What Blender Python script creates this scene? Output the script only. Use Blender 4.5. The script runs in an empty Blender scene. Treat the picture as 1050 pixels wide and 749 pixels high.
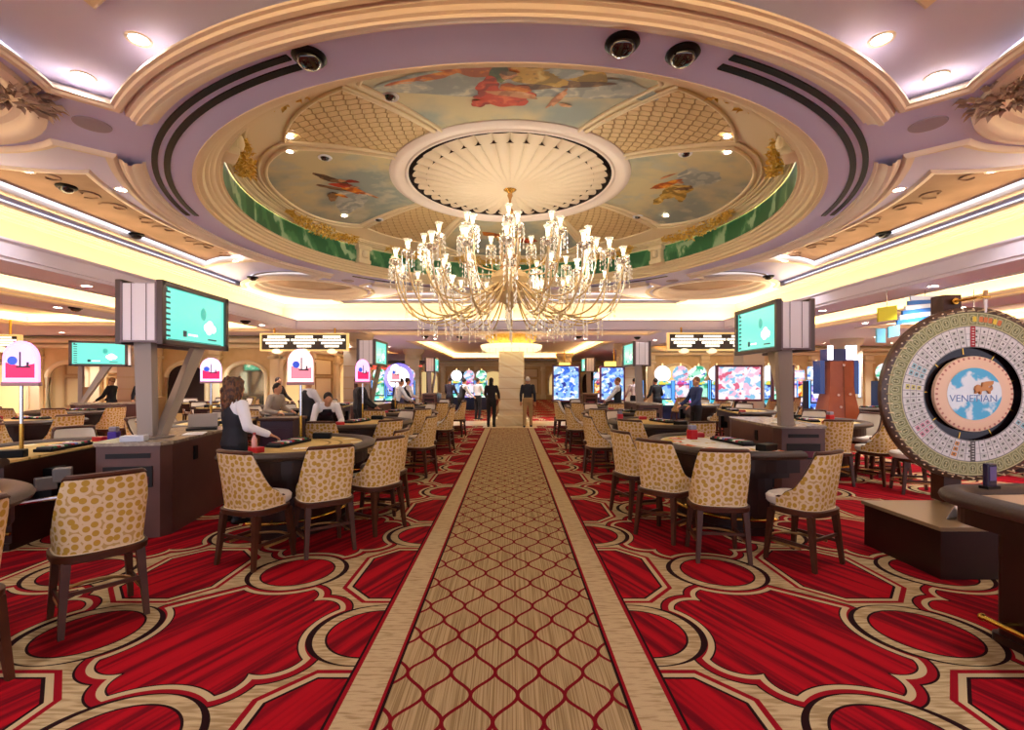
import bpy, bmesh, math, random
from math import sin, cos, pi, sqrt, radians as R, atan2, hypot
from mathutils import Vector, Matrix, geometry
random.seed(7)
scn = bpy.context.scene
COL = scn.collection
# ------------------------------------------------------------------ colour / material helpers
def lin(h):
    h = h.lstrip('#'); out = []
    for i in (0, 2, 4):
        c = int(h[i:i+2], 16)/255
        out.append(c/12.92 if c <= .04045 else ((c+.055)/1.055)**2.4)
    return (*out, 1)
MATS = {}
def mat(name, col, rough=.6, metal=0, emit=None, es=0, noise=None, bump=0, nscale=8, spec=.5, trans=0, coat=0):
    if name in MATS: return MATS[name]
    m = bpy.data.materials.new(name); m.use_nodes = True
    nt = m.node_tree; b = nt.nodes['Principled BSDF']
    c = lin(col) if isinstance(col, str) else col
    b.inputs['Base Color'].default_value = c
    b.inputs['Roughness'].default_value = rough
    b.inputs['Metallic'].default_value = metal
    b.inputs['Specular IOR Level'].default_value = spec
    if trans: b.inputs['Transmission Weight'].default_value = trans
    if coat: b.inputs['Coat Weight'].default_value = coat
    if emit:
        b.inputs['Emission Color'].default_value = lin(emit); b.inputs['Emission Strength'].default_value = es*(1 if es > 4 else .58)
    if noise or bump:
        tc = nt.nodes.new('ShaderNodeTexCoord'); nz = nt.nodes.new('ShaderNodeTexNoise')
        nz.inputs['Scale'].default_value = nscale; nz.inputs['Detail'].default_value = 4
        nt.links.new(tc.outputs['Object'], nz.inputs['Vector'])
        if noise:
            r = nt.nodes.new('ShaderNodeValToRGB'); r.color_ramp.elements[0].position = .35; r.color_ramp.elements[1].position = .65
            r.color_ramp.elements[0].color = c; r.color_ramp.elements[1].color = lin(noise)
            nt.links.new(nz.outputs['Fac'], r.inputs['Fac']); nt.links.new(r.outputs['Color'], b.inputs['Base Color'])
        if bump:
            bp = nt.nodes.new('ShaderNodeBump'); bp.inputs['Strength'].default_value = bump; bp.inputs['Distance'].default_value = .02
            nt.links.new(nz.outputs['Fac'], bp.inputs['Height']); nt.links.new(bp.outputs['Normal'], b.inputs['Normal'])
    MATS[name] = m
    return m
class E:                                   # tiny expression compiler for Math nodes
    nt = None
    def __init__(s, k): s.k = k
    @staticmethod
    def op(o, *a):
        n = E.nt.nodes.new('ShaderNodeMath'); n.operation = o
        for i, v in enumerate(a):
            v = v.k if isinstance(v, E) else v
            if isinstance(v, (int, float)): n.inputs[i].default_value = v
            else: E.nt.links.new(v, n.inputs[i])
        return E(n.outputs[0])
    def __add__(s, o): return E.op('ADD', s, o)
    __radd__ = __add__
    def __sub__(s, o): return E.op('SUBTRACT', s, o)
    def __rsub__(s, o): return E.op('SUBTRACT', o, s)
    def __mul__(s, o): return E.op('MULTIPLY', s, o)
    __rmul__ = __mul__
    def __truediv__(s, o): return E.op('DIVIDE', s, o)
    def lt(s, o): return E.op('LESS_THAN', s, o)
    def gt(s, o): return E.op('GREATER_THAN', s, o)
def emax(a, b): return E.op('MAXIMUM', a, b)
def emin(a, b): return E.op('MINIMUM', a, b)
def eabs(a): return E.op('ABSOLUTE', a)
def esin(a): return E.op('SINE', a)
def ecos(a): return E.op('COSINE', a)
def esq(a): return E.op('SQRT', a)
def ping(a, b): return E.op('PINGPONG', a, b)
def cmix(f, a, b):                          # f=0 -> a, f=1 -> b
    n = E.nt.nodes.new('ShaderNodeMix'); n.data_type = 'RGBA'
    for sock, v in ((n.inputs['Factor'], f), (n.inputs['A'], a), (n.inputs['B'], b)):
        v = v.k if isinstance(v, E) else v
        if isinstance(v, (int, float)): sock.default_value = v
        elif isinstance(v, (tuple, list)): sock.default_value = v
        else: E.nt.links.new(v, sock)
    return n.outputs['Result']
def newmat(name, rough=.7):
    m = bpy.data.materials.new(name); m.use_nodes = True; E.nt = m.node_tree
    b = m.node_tree.nodes['Principled BSDF']; b.inputs['Roughness'].default_value = rough
    MATS[name] = m
    return m, b
def xyz(kind='pos'):
    nt = E.nt
    if kind == 'pos': src = nt.nodes.new('ShaderNodeNewGeometry').outputs['Position']
    elif kind == 'uv': src = nt.nodes.new('ShaderNodeTexCoord').outputs['UV']
    else: src = nt.nodes.new('ShaderNodeTexCoord').outputs['Object']
    s = nt.nodes.new('ShaderNodeSeparateXYZ'); nt.links.new(src, s.inputs[0])
    return E(s.outputs[0]), E(s.outputs[1]), E(s.outputs[2])
def noise(vx, vy, vz=0, scale=1, detail=2):
    nt = E.nt; c = nt.nodes.new('ShaderNodeCombineXYZ')
    for i, v in enumerate((vx, vy, vz)):
        if isinstance(v, E): nt.links.new(v.k, c.inputs[i])
        else: c.inputs[i].default_value = v
    n = nt.nodes.new('ShaderNodeTexNoise'); n.inputs['Scale'].default_value = scale; n.inputs['Detail'].default_value = detail
    nt.links.new(c.outputs[0], n.inputs['Vector'])
    return E(n.outputs['Fac'])
def sstep(x, lo, hi):
    n = E.nt.nodes.new('ShaderNodeMapRange'); n.interpolation_type = 'SMOOTHSTEP'
    E.nt.links.new(x.k, n.inputs[0]); n.inputs[1].default_value = lo; n.inputs[2].default_value = hi
    return E(n.outputs[0])
# ------------------------------------------------------------------ mesh helpers
def finish(name, bm, mats, parent=None, smooth=False, loc=None):
    bmesh.ops.recalc_face_normals(bm, faces=bm.faces)
    me = bpy.data.meshes.new(name); bm.to_mesh(me); bm.free()
    for m in (mats if isinstance(mats, (list, tuple)) else [mats]): me.materials.append(m)
    if smooth:
        me.polygons.foreach_set('use_smooth', [True]*len(me.polygons))
        try: me.set_sharp_from_angle(angle=R(40))
        except Exception: pass
    o = bpy.data.objects.new(name, me); COL.objects.link(o)
    if parent is not None: o.parent = parent
    if loc is not None: o.location = loc
    return o
def BM(): return bmesh.new()
def box(bm, c, s, rot=0, mi=0, taper=1, bev=0, M=None):
    g = bmesh.ops.create_cube(bm, size=1)
    vs = g['verts']
    for v in vs:
        k = taper if v.co.z < 0 else 1
        v.co = Vector((v.co.x*s[0]*k, v.co.y*s[1]*k, v.co.z*s[2]))
    if bev:
        es = list({e for v in vs for e in v.link_edges})
        r = bmesh.ops.bevel(bm, geom=es, offset=bev, segments=2, affect='EDGES', profile=.5)
        vs = list({v for f in r['faces'] for v in f.verts} | {v for v in vs if v.is_valid})
    m = Matrix.Translation(c) @ Matrix.Rotation(rot, 4, 'Z')
    if M is not None: m = M @ m
    fs = set()
    for v in vs:
        v.co = m @ v.co
        fs.update(v.link_faces)
    for f in fs: f.material_index = mi
    return vs
def ring(bm, pts, closed=True):
    return [bm.verts.new(p) for p in pts]
def loft(bm, rings, cap0=True, cap1=True, mi=0, closed=True):
    rs = [[bm.verts.new(p) for p in r] for r in rings]
    n = len(rs[0]); k = n if closed else n-1
    for a, b in zip(rs, rs[1:]):
        for i in range(k):
            f = bm.faces.new((a[i], a[(i+1) % n], b[(i+1) % n], b[i])); f.material_index = mi
    if closed and cap0: bm.faces.new(rs[0][::-1]).material_index = mi
    if closed and cap1: bm.faces.new(rs[-1]).material_index = mi
    return rs
def lathe(bm, prof, n=24, c=(0, 0, 0), mi=0, cap=True, axis='Z'):
    rings = []
    for r, z in prof:
        pts = []
        for i in range(n):
            a = 2*pi*i/n
            if axis == 'Z': p = (c[0]+r*cos(a), c[1]+r*sin(a), c[2]+z)
            else: p = (c[0]+r*cos(a), c[1]+z, c[2]+r*sin(a))
            pts.append(p)
        rings.append(pts)
    return loft(bm, rings, cap, cap, mi)
def tube(bm, pts, r, n=8, mi=0, caps=True):
    pts = [Vector(p) for p in pts]; rings = []
    up = Vector((0, 0, 1))
    for i, p in enumerate(pts):
        t = (pts[min(i+1, len(pts)-1)]-pts[max(i-1, 0)]).normalized()
        a = t.cross(up)
        if a.length < 1e-3: a = t.cross(Vector((1, 0, 0)))
        a.normalize(); b = t.cross(a).normalized()
        rr = r[i] if isinstance(r, (list, tuple)) else r
        rings.append([p+a*rr*cos(2*pi*k/n)+b*rr*sin(2*pi*k/n) for k in range(n)])
    return loft(bm, rings, caps, caps, mi)
def prism(bm, poly, z0, z1, mi=0, mi_side=None):
    a = [bm.verts.new((x, y, z0)) for x, y in poly]; b = [bm.verts.new((x, y, z1)) for x, y in poly]
    n = len(poly)
    for i in range(n):
        bm.faces.new((a[i], a[(i+1) % n], b[(i+1) % n], b[i])).material_index = mi if mi_side is None else mi_side
    bm.faces.new(a[::-1]).material_index = mi; bm.faces.new(b).material_index = mi
def sheet(bm, outer, holes, z, mi=0):
    polys = [[Vector((x, y, 0)) for x, y in p] for p in [outer]+holes]
    tris = geometry.tessellate_polygon(polys)
    flat = [v for p in polys for v in p]
    vs = [bm.verts.new((v.x, v.y, z)) for v in flat]
    for t in tris:
        try: bm.faces.new([vs[i] for i in t]).material_index = mi
        except ValueError: pass
def sweep2d(bm, path, prof, closed=True, mi=0, sgn=1):
    """prof: list of (offset along normal, absolute z); normal is left of travel * sgn"""
    n = len(path); rings = []
    for i in range(n):
        p = Vector(path[i])
        a = Vector(path[(i-1) % n]) if (closed or i > 0) else None
        b = Vector(path[(i+1) % n]) if (closed or i < n-1) else None
        d1 = (p-a).normalized() if a is not None else None
        d2 = (b-p).normalized() if b is not None else None
        if d1 is None: d1 = d2
        if d2 is None: d2 = d1
        n1 = Vector((-d1.y, d1.x)); n2 = Vector((-d2.y, d2.x))
        m = n1+n2
        if m.length < 1e-6: m = n1
        m.normalize(); k = 1/max(.35, m.dot(n1))
        rings.append([(p.x+m.x*o*k*sgn, p.y+m.y*o*k*sgn, z) for o, z in prof])
    rs = [[bm.verts.new(q) for q in r] for r in rings]
    for i in range(n if closed else n-1):
        A, B = rs[i], rs[(i+1) % n]
        for j in range(len(prof)-1):
            f = bm.faces.new((A[j], A[j+1], B[j+1], B[j])); f.material_index = mi; f.smooth = True
def circ(cx, cy, r, n=64, a0=0, a1=2*pi):
    full = abs(a1-a0-2*pi) < 1e-6
    return [(cx+r*cos(a0+(a1-a0)*i/(n if full else n-1)), cy+r*sin(a0+(a1-a0)*i/(n if full else n-1))) for i in range(n)]
def rect(x0, x1, y0, y1): return [(x0, y0), (x1, y0), (x1, y1), (x0, y1)]
# ------------------------------------------------------------------ thing helpers
def thing(name, label, cat, loc=(0, 0, 0), rz=0, group=None):
    o = bpy.data.objects.new(name, None); COL.objects.link(o); o.empty_display_size = .1
    o.location = loc; o.rotation_euler = (0, 0, rz); tag(o, label, cat, group)
    return o
def tag(o, label, cat, group=None):
    o['label'] = label; o['category'] = cat
    if group: o['group'] = group
    return o
def struct(name, bm, mats, parent=None, smooth=False):
    o = finish(name, bm, mats, parent, smooth or name.startswith('trim'))
    if parent is None: o['kind'] = 'structure'
    return o
def dup(src, loc, rz, label, group=None):
    r = src.copy(); COL.objects.link(r); r.location = loc; r.rotation_euler = (0, 0, rz); r['label'] = label
    if group: r['group'] = group
    def rec(a, b):
        for ch in a.children:
            c = ch.copy(); COL.objects.link(c); c.parent = b; rec(ch, c)
    rec(src, r)
    return r
class Proto:                              # first placement uses the prototype itself, then copies
    def __init__(s, root): s.root = root; s.used = False
    def place(s, loc, rz, label, group=None):
        if not s.used:
            s.used = True; o = s.root; o.location = loc; o.rotation_euler = (0, 0, rz); o['label'] = label
            if group: o['group'] = group
            return o
        return dup(s.root, loc, rz, label, group)
# ------------------------------------------------------------------ materials
paint = mat('ceiling_paint', '#d2d2ff', .55)
cream = mat('moulding_cream', '#e8d8c8', .45)
creamw = mat('moulding_warm', '#ecd9ae', .5)
brownp = mat('coffer_paint', '#8a6a54', .7, noise='#a3806a', nscale=1.5)
soff = mat('soffit_paint', '#e4d9ea', .6)
covewall = mat('cove_wall', '#fbeac0', .6)
strip = mat('cove_strip', '#fff0cc', .6, emit='#ffe6ae', es=4.6)
stripw = mat('cove_strip_warm', '#ffe6a0', .6, emit='#ffdc94', es=7)
gold = mat('gold_leaf', '#e0b040', .45, metal=.1, noise='#f8d870', nscale=9)
brass = mat('brass', '#c79a45', .25, metal=1)
chrome = mat('chrome', '#c8c8cc', .2, metal=1)
blackm = mat('black_plastic', '#070607', .45, spec=.2)
blackgl = mat('black_glass', '#06060a', .08, coat=1)
dwood = mat('dark_wood', '#3e1c0e', .4, noise='#4c2614', nscale=6, spec=.35)
ewood = mat('espresso_wood', '#260e0a', .35, noise='#2e130c', nscale=3, spec=.35)
leather = mat('brown_leather', '#3e2c22', .5, bump=.1, nscale=60)
whitel = mat('cream_leather', '#dccfc0', .5)
counter = mat('counter_stone', '#b3a48c', .25, noise='#8f7f6c', nscale=18)
taupe = mat('taupe_metal', '#97887c', .4, metal=.2)
pale = mat('pale_panel', '#f4ecf2', .4)
palew = mat('pale_panel_warm', '#d9bd98', .4)
felt = mat('yellow_felt', '#cdb06a', .9, noise='#c4a55e', nscale=14)
feltg = mat('tan_felt', '#c9a98a', .9)
white = mat('white_paper', '#efeeee', .6)
red = mat('red_plastic', '#b01020', .3)
purple = mat('wine_shelf', '#5e1030', .5)
mirror = mat('mirror', '#c9c3a8', .06, metal=.9)
wallm = mat('gold_wall', '#e8cb94', .6, noise='#dcbb80', nscale=2)
wallp = mat('wall_panel', '#f0dcb0', .55)
wallmould = mat('wall_moulding', '#b98d4c', .5)
darkm = mat('dark_opening', '#2c1a14', .8)
marble = None
def mk_marble(name, c1, c2, c3, sc, dx=1, dy=1, dz=1):
    m, b = newmat(name, .3)
    x, y, z = xyz('pos')
    n = noise(x*dx, y*dy, z*dz, sc, 5)
    w = esin((x*dx+y*dy*1.3+z*dz*2.1)*6 + n*14)*.5+.5
    c = cmix(sstep(w, .35, .8), lin(c1), lin(c2)); c = cmix(sstep(w*n, .42, .55), c, lin(c3))
    E.nt.links.new(c, b.inputs['Base Color']); return m
green = mk_marble('green_marble', '#2f6e46', '#4a8a5a', '#a8c8a0', 2.2, 1, 1, .6)
marb = mk_marble('tan_marble', '#ecd8ac', '#f0e0ba', '#e2c894', .5)
marbfl = mk_marble('marble_floor', '#c9a878', '#d8bf95', '#9a7748', .8, 1, 1, 1)
# carpet -----------------------------------------------------------------------------------------
def mk_carpet():
    m, b = newmat('patterned_carpet', .95)
    b.inputs['Specular IOR Level'].default_value = .12
    X, Y, Z = xyz('pos')
    x = eabs(X+.022)
    tan, tand, redc, redd, dk, red2 = map(lin, ('#cab084', '#a68b60', '#b2081a', '#6c0212', '#240809', '#960a1a'))
    # fields
    fx = ping(x-.87, .93); fy = ping(Y-4.16+40, 1.0)
    c1 = esq((fx-.93)*(fx-.93)+fy*fy); c2 = esq(fx*fx+(fy-1)*(fy-1)); cc = emin(c1, c2)
    h = emax(emax(fx-.36, fy-.51), fx*.737+fy*.676-.470)
    gx = .93-fx; gy = 1-fy
    dxs = E.op('FLOORED_MODULO', x-.87, 1.86)-.93; dys = E.op('FLOORED_MODULO', Y-2.16+40, 2.0)-1
    q1 = dxs.gt(0)*dys.gt(0); dg = gx*.646+gy*.763
    lob = emin(emin(dg-.575, esq((gx-.42)*(gx-.42)+(gy-.28)*(gy-.28))-.185), esq((gx-.20)*(gx-.20)+(gy-.50)*(gy-.50))-.165)
    body = q1*(dg-.665)+(1-q1)*lob
    B = emax(emax(body, esq(gx*gx+gy*gy)-.72), .45-cc)
    dn = emin(fx, .93-fx)/cc; cres = dn*dn*.034
    s = x*.905+Y*.42
    st = noise(s*1.0, (Y*.905-x*.42)*.05, 0, 15, 3)
    st2 = noise(X*.12, Y, 0, 45, 2)
    fl = noise(X, Y, 0, 400, 1)
    redf = cmix(sstep(st, .38, .62), redd, redc)
    tanf = cmix(sstep(st2, .40, .62), tan, tand)
    col = tanf
    col = cmix(B.lt(.090), col, dk); col = cmix(B.lt(.078), col, red2); col = cmix(B.lt(.034), col, tan)
    col = cmix(B.lt(-.002), col, dk); col = cmix(B.lt(-.012), col, redf)
    col = cmix(cc.lt(cres+.383), col, dk); col = cmix(cc.lt(.373), col, tanf); col = cmix(cc.lt(.30), col, dk); col = cmix(cc.lt(.286), col, redf)
    hx = h
    col = cmix(hx.lt(.078), col, red2); col = cmix(hx.lt(.044), col, tan); col = cmix(hx.lt(.010), col, dk); col = cmix(hx.lt(-.008), col, redf)
    # side borders
    bord = cmix(sstep(noise(X*.15, Y, 0, 55, 2), .46, .70), tan, tand)
    col = cmix(x.lt(.875), col, dk); col = cmix(x.lt(.86), col, red2); col = cmix(x.lt(.835), col, bord)
    col = cmix(x.lt(.645), col, red2); col = cmix(x.lt(.628), col, dk)
    # centre lane: ogee lattice
    P, T = .247, .40
    sx = ping(X+.022-P/4+30*P, P/2)
    d = eabs(sx-(1-ecos((Y-2.525)*(2*pi/T)))*(P/4))
    sl = esin((Y-2.525)*(2*pi/T))*(P/4*2*pi/T)
    d = d/esq(sl*sl+1)
    lane = cmix(sstep(noise(X, Y*.012, 0, 120, 2), .36, .66), lin('#bfa375'), lin('#967b50'))
    lane = cmix(d.lt(.0105), lane, lin('#7c0d18'))
    col = cmix(x.lt(.612), col, lane)
    # pile speckle and far cross aisle of stone
    col = cmix(sstep(fl, .3, .75)*.22, col, lin('#1a0505'))
    E.nt.links.new(col, b.inputs['Base Color'])
    return m
carpet = mk_carpet()
# fabric with rounded discs
def mk_fabric():
    m, b = newmat('disc_fabric', .75)
    nt = E.nt; tc = nt.nodes.new('ShaderNodeTexCoord'); v = nt.nodes.new('ShaderNodeTexVoronoi')
    v.voronoi_dimensions = '2D'; v.inputs['Scale'].default_value = 16.5; v.inputs['Randomness'].default_value = .58
    nt.links.new(tc.outputs['UV'], v.inputs['Vector'])
    d = E(v.outputs['Distance'])
    c = cmix(sstep(d, .32, .36), lin('#bb902c'), lin('#dcc198'))
    c = cmix(sstep(d, .62, .66), c, lin('#bf9a58'))
    nt.links.new(c, b.inputs['Base Color']); return m
fabric = mk_fabric()
# painted sky for the dome
def mk_sky():
    m, b = newmat('painted_sky', .7)
    x, y, z = xyz('pos'); n = noise(x, y, z, .9, 4); n2 = noise(x+7, y, z, 2.2, 4)
    c = cmix(sstep(n, .38, .62), lin('#929c90'), lin('#cdbf90')); c = cmix(sstep(n2, .52, .68), c, lin('#b9b79c'))
    E.nt.links.new(c, b.inputs['Base Color']); return m
skyp = mk_sky()
def mk_diaper():
    m, b = newmat('scale_lattice', .6)
    u, v, _ = xyz('uv'); P, T = .21, .20
    sx = ping(u-P/4+60*P, P/2)
    d = eabs(sx-(1-ecos(v*(2*pi/T)))*(P/4))
    c = cmix(sstep(d, .004, .012), lin('#b0894c'), lin('#dabb84'))
    E.nt.links.new(c, b.inputs['Base Color'])
    bp = E.nt.nodes.new('ShaderNodeBump'); bp.inputs['Distance'].default_value = .02
    E.nt.links.new(sstep(d, 0, .03).k, bp.inputs['Height']); E.nt.links.new(bp.outputs['Normal'], b.inputs['Normal'])
    return m
diaper = mk_diaper()
# ------------------------------------------------------------------ room shell
CX, CY = 0, 8.76
ZT = 4.25; ZS = 3.31; ZL = 3.62
bm = BM(); sheet(bm, rect(-20, 20, -4, 42), [], 0)
floor = struct('floor', bm, carpet)
bm = BM()
for x0, x1, y0, y1 in ((-20, 20, 17.3, 19.3), (-.95, .95, 16.6, 17.3), (5.2, 20, 13.2, 14.3)):
    if y0 != 13.2: box(bm, ((x0+x1)/2, (y0+y1)/2, .004), (x1-x0, y1-y0, .008))
struct('floor_marble_crossing', bm, marbfl)['label'] = 'polished tan marble strip crossing the end of the aisle'
# main soffit plate at ZS with openings
tray = rect(-7, 7, CY-7, CY+7)
holes = [tray, rect(-9.65, -7.9, -2, 16.2), rect(7.9, 9.65, -2, 16.2), rect(-4.3, 4.3, 20.5, 37),
         rect(-14.5, -11, 5, 14.5), rect(11, 14.5, 3, 15.2), rect(-5, 5, 16.35, 17.5), rect(7, 12, 21, 30), rect(-12, -7, 21, 30), rect(16, 19, 3, 15)]
bm = BM(); sheet(bm, rect(-20, 20, -4, 42), holes, ZS)
ceil = struct('ceiling', bm, soff)
# recesses
def recess(x0, x1, y0, y1, depth, name='ceiling_recess', st=strip, top=soff, lit=True, inset=.3):
    bm = BM(); p = rect(x0, x1, y0, y1); z = ZS
    prof = [(0, z), (0, z+.10), (-inset, z+.10), (-inset, z+depth)]
    sweep2d(bm, p, prof, sgn=1)
    sheet(bm, rect(x0-inset-.01, x1+inset+.01, y0-inset-.01, y1+inset+.01), [], z+depth, 1)
    for f in bm.faces: f.smooth = False
    o = struct(name, bm, [covewall, top], ceil)
    if lit:
        b2 = BM(); sweep2d(b2, p, [(-.06, z+.12), (-inset+.05, z+.12)])
        for f in b2.faces: f.smooth = False
        struct('cove_light_strip', b2, st, ceil)
    # lip moulding
    b3 = BM(); sweep2d(b3, p, [(-.0, z+.11), (.03, z+.10), (.03, z+.05), (.0, z+.03), (-.02, z-.02), (-.10, z-.03), (-.10, z)])
    struct('trim_recess', b3, cream, ceil)
recess(*(-9.65, -7.9, -2, 16.2), .40)
recess(*(7.9, 9.65, -2, 16.2), .40)
recess(-4.3, 4.3, 20.5, 37, .40, st=stripw)
recess(-14.5, -11, 5, 14.5, .30, st=stripw)
recess(11, 14.5, 3, 15.2, .35)
recess(-5, 5, 16.35, 17.5, .22)
recess(7, 12, 21, 30, .3, st=stripw); recess(-12, -7, 21, 30, .3, st=stripw)
recess(16, 19, 3, 15, .3)
# main tray: fascia, shelf, lit wall
bm = BM()
sweep2d(bm, tray, [(0, ZS), (0, ZS+.05), (.02, ZS+.06), (.02, ZL-.06), (.05, ZL-.03), (.05, ZL), (0, ZL+.01), (-.76, ZL+.01), (-.76, ZT)])
for f in bm.faces: f.smooth = False
for f in bm.faces:
    if f.calc_center_median().z > ZL+.03: f.material_index = 1
struct('ceiling_tray_fascia', bm, [soff, covewall], ceil)
bm = BM(); sweep2d(bm, tray, [(-.35, ZL+.03), (-.35, ZL+.07), (-.60, ZL+.07), (-.60, ZL+.03)])
for f in bm.faces: f.smooth = False
struct('cove_light_strip', bm, strip, ceil)
bm = BM()
sweep2d(bm, rect(-7.76, 7.76, CY-7.76, CY+7.76), [(0, ZT-.14), (.025, ZT-.14), (.03, ZT-.10), (.055, ZT-.095), (.06, ZT-.05), (.09, ZT-.045), (.10, ZT)])
struct('trim_cornice', bm, cream, ceil)
# lavender sheet A with fields, circles and the oculus cut out
def rot2(p, a): return (p[0]*cos(a)-p[1]*sin(a)+CX, p[0]*sin(a)+p[1]*cos(a)+CY)
def arcpts(cx, cy, r, a0, a1, n): return [(cx+r*cos(a0+(a1-a0)*i/n), cy+r*sin(a0+(a1-a0)*i/n)) for i in range(n+1)]
RCX, RCY, RF = 5.7, 5.05, 1.66
RCS = [(sx*RCX, sy*RCY) for sx in (-1, 1) for sy in (-1, 1)]
def field_path(cx, cy):
    hw = .60; r = 5.55; th = atan2(cy, cx); al = th-math.asin(hw/r)
    pts = arcpts(0, 0, r, -al, al, 48)
    dc = hypot(cx, cy); t = dc-sqrt(RF**2-hw**2)
    u = Vector((cos(th), sin(th))); nrm = Vector((sin(th), -cos(th)))
    q = u*t+nrm*hw; a0 = atan2(q.y-cy, q.x-cx)
    if a0 > 0: a0 -= 2*pi
    half = arcpts(cx, cy, RF, a0, 0 if cx+RF < 7.3 else -R(12), 20)
    xe = 7.62
    return pts+half+[(xe, half[-1][1]), (xe, -half[-1][1])]+[(x, -y) for x, y in half[::-1]]
def coffer_path(cx, cy, off=0):
    r = 6.02+off; R2 = 2.62+off; xo = 7.50-off; best = 0
    for i in range(2000):
        a = i/2000*pi/3; p = (r*cos(a), r*sin(a))
        if hypot(p[0]-cx, p[1]-cy) <= R2: best = a; break
    pts = arcpts(0, 0, r, -best, best, 32)
    a0 = atan2(r*sin(best)-cy, r*cos(best)-cx); a1 = -math.acos(max(-1, min(1, (xo-cx)/R2)))
    side = arcpts(cx, cy, R2, a0, a1, 14)[1:]
    return pts+side+[(x, -y) for x, y in side[::-1]]
KC = [(RCX, RCY), (RCY, RCX), (RCX, RCY), (RCY, RCX)]
fields = [[rot2(p, k*pi/2) for p in field_path(*KC[k])] for k in range(4)]
coffers = [[rot2(p, k*pi/2) for p in coffer_path(*KC[k])] for k in range(4)]
corners = [circ(CX+x, CY+y, 1.40, 56) for x, y in RCS]
oc = circ(CX, CY, 4.80, 128)
outer = rect(-7.76, 7.76, CY-7.76, CY+7.76)
bm = BM(); sheet(bm, outer, [oc]+fields+corners, ZT)
tr = struct('ceiling_tray', bm, paint)
ZB, ZC = ZT+.16, ZT+.33
bm = BM(); sheet(bm, outer, [circ(CX, CY, 5.2, 128)]+coffers+[circ(CX+x, CY+y, 1.58, 56) for x, y in RCS], ZB)
struct('ceiling_field', bm, paint, tr)
# the path orientation is counter-clockwise, so the inside is to the left
bm = BM()
for p in fields:
    sweep2d(bm, p, [(-.11, ZT), (-.11, ZT-.02), (-.08, ZT-.022), (-.07, ZT-.045), (-.03, ZT-.05), (0, ZT-.02), (.01, ZT+.03), (.04, ZT+.04), (.05, ZT+.08), (.09, ZT+.09), (.12, ZT+.13), (.16, ZB-.015), (.18, ZB)])
struct('trim_field', bm, cream, tr)
bm = BM()
for p in coffers:
    sweep2d(bm, p, [(-.10, ZB), (-.09, ZB-.025), (-.03, ZB-.03), (0, ZB), (.015, ZB+.06), (.05, ZB+.08), (.07, ZC-.03), (.11, ZC-.01), (.12, ZC)])
struct('trim_coffer', bm, cream, tr)
bm = BM()
for p in coffers: sheet(bm, p, [], ZC)
struct('ceiling_coffer', bm, brownp, tr)
bm = BM()
for p in corners:
    sweep2d(bm, p, [(-.16, ZT), (-.15, ZT-.04), (-.07, ZT-.05), (-.03, ZT-.03), (0, ZT), (.02, ZT+.07), (.08, ZT+.09), (.11, ZT+.17), (.17, ZT+.2)])
struct('trim_corner_roundel', bm, cream, tr)
bm = BM()
for x, y in RCS: sheet(bm, circ(CX+x, CY+y, 1.5, 48), [], ZT+.2)
struct('ceiling_roundel', bm, brownp, tr)
# outer ring moulding round the oculus ring, rim of the oculus
bm = BM()
sweep2d(bm, circ(CX, CY, 4.80, 160), [(-.02, ZT), (-.02, ZT-.012), (.03, ZT-.012), (.03, ZT+.02), (.05, ZT+.025), (.09, ZT+.03), (.11, ZT+.06), (.115, ZT+.075), (.14, ZT+.08), (.16, ZT+.09), (.17, ZT+.115), (.20, ZT+.12), (.22, ZT+.13), (.235, ZT+.155), (.28, ZT+.16), (.29, ZT+.185), (.32, ZT+.19)])
struct('trim_oculus', bm, creamw, tr)
bm = BM()
for k in range(4):
    al = atan2(KC[k][1], KC[k][0])-math.asin(.60/5.5)
    sweep2d(bm, arcpts(CX, CY, 5.48, k*pi/2-al, k*pi/2+al, 60), [(.20, ZT), (.20, ZT-.02), (.17, ZT-.025), (.165, ZT-.05), (.13, ZT-.055), (.09, ZT-.075), (.07, ZT-.10), (.03, ZT-.105), (.03, ZT-.08), (0, ZT-.075), (-.02, ZT-.05), (-.05, ZT-.045), (-.06, ZT)], closed=False)
struct('trim_ring', bm, cream, tr)
# ------------------------------------------------------------------ dome
def domez(r):
    t = max(0, min(1, (4.40-r)/(4.40-1.97)))
    return 1.65+3.24+.36*(1-(1-t)**1.7)
def dpt(r, a, dz=0): return (CX+r*cos(a), CY+r*sin(a), domez(r)+dz)
bm = BM()
r0 = 4.48; zb = ZT+.185; zt = 4.86
sweep2d(bm, circ(CX, CY, 4.5, 128), [(0, zb), (0, zt-.02)])
drum = struct('ceiling_drum', bm, green, tr)
bm = BM()
sweep2d(bm, circ(CX, CY, 4.49, 128), [(0, zt-.04), (.03, zt-.04), (.04, zt-.01), (.10, zt), (.12, zt+.03), (.18, zt+.035), (.20, zt+.07)])
struct('trim_drum_cornice', bm, creamw, tr)
bm = BM()
for k in range(8):
    a = R((38, 142, 218, 322, 84, 96, 264, 276)[k])
    if k > 3: continue
    x, y = CX+4.44*cos(a), CY+4.44*sin(a)
    box(bm, (x, y, zb+.19), (.14, .30, .40), rot=a, bev=.02)
    box(bm, (x, y, zb+.36), (.20, .38, .10), rot=a, bev=.02)
    box(bm, (x, y, zb+.03), (.18, .34, .10), rot=a, bev=.02)
    lathe(bm, [(.001, -.09), (.07, -.08), (.09, 0), (.07, .08), (.001, .09)], 10, (CX+4.36*cos(a), CY+4.36*sin(a), zb+.20))
struct('trim_drum_pilaster', bm, creamw, tr)
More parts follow.
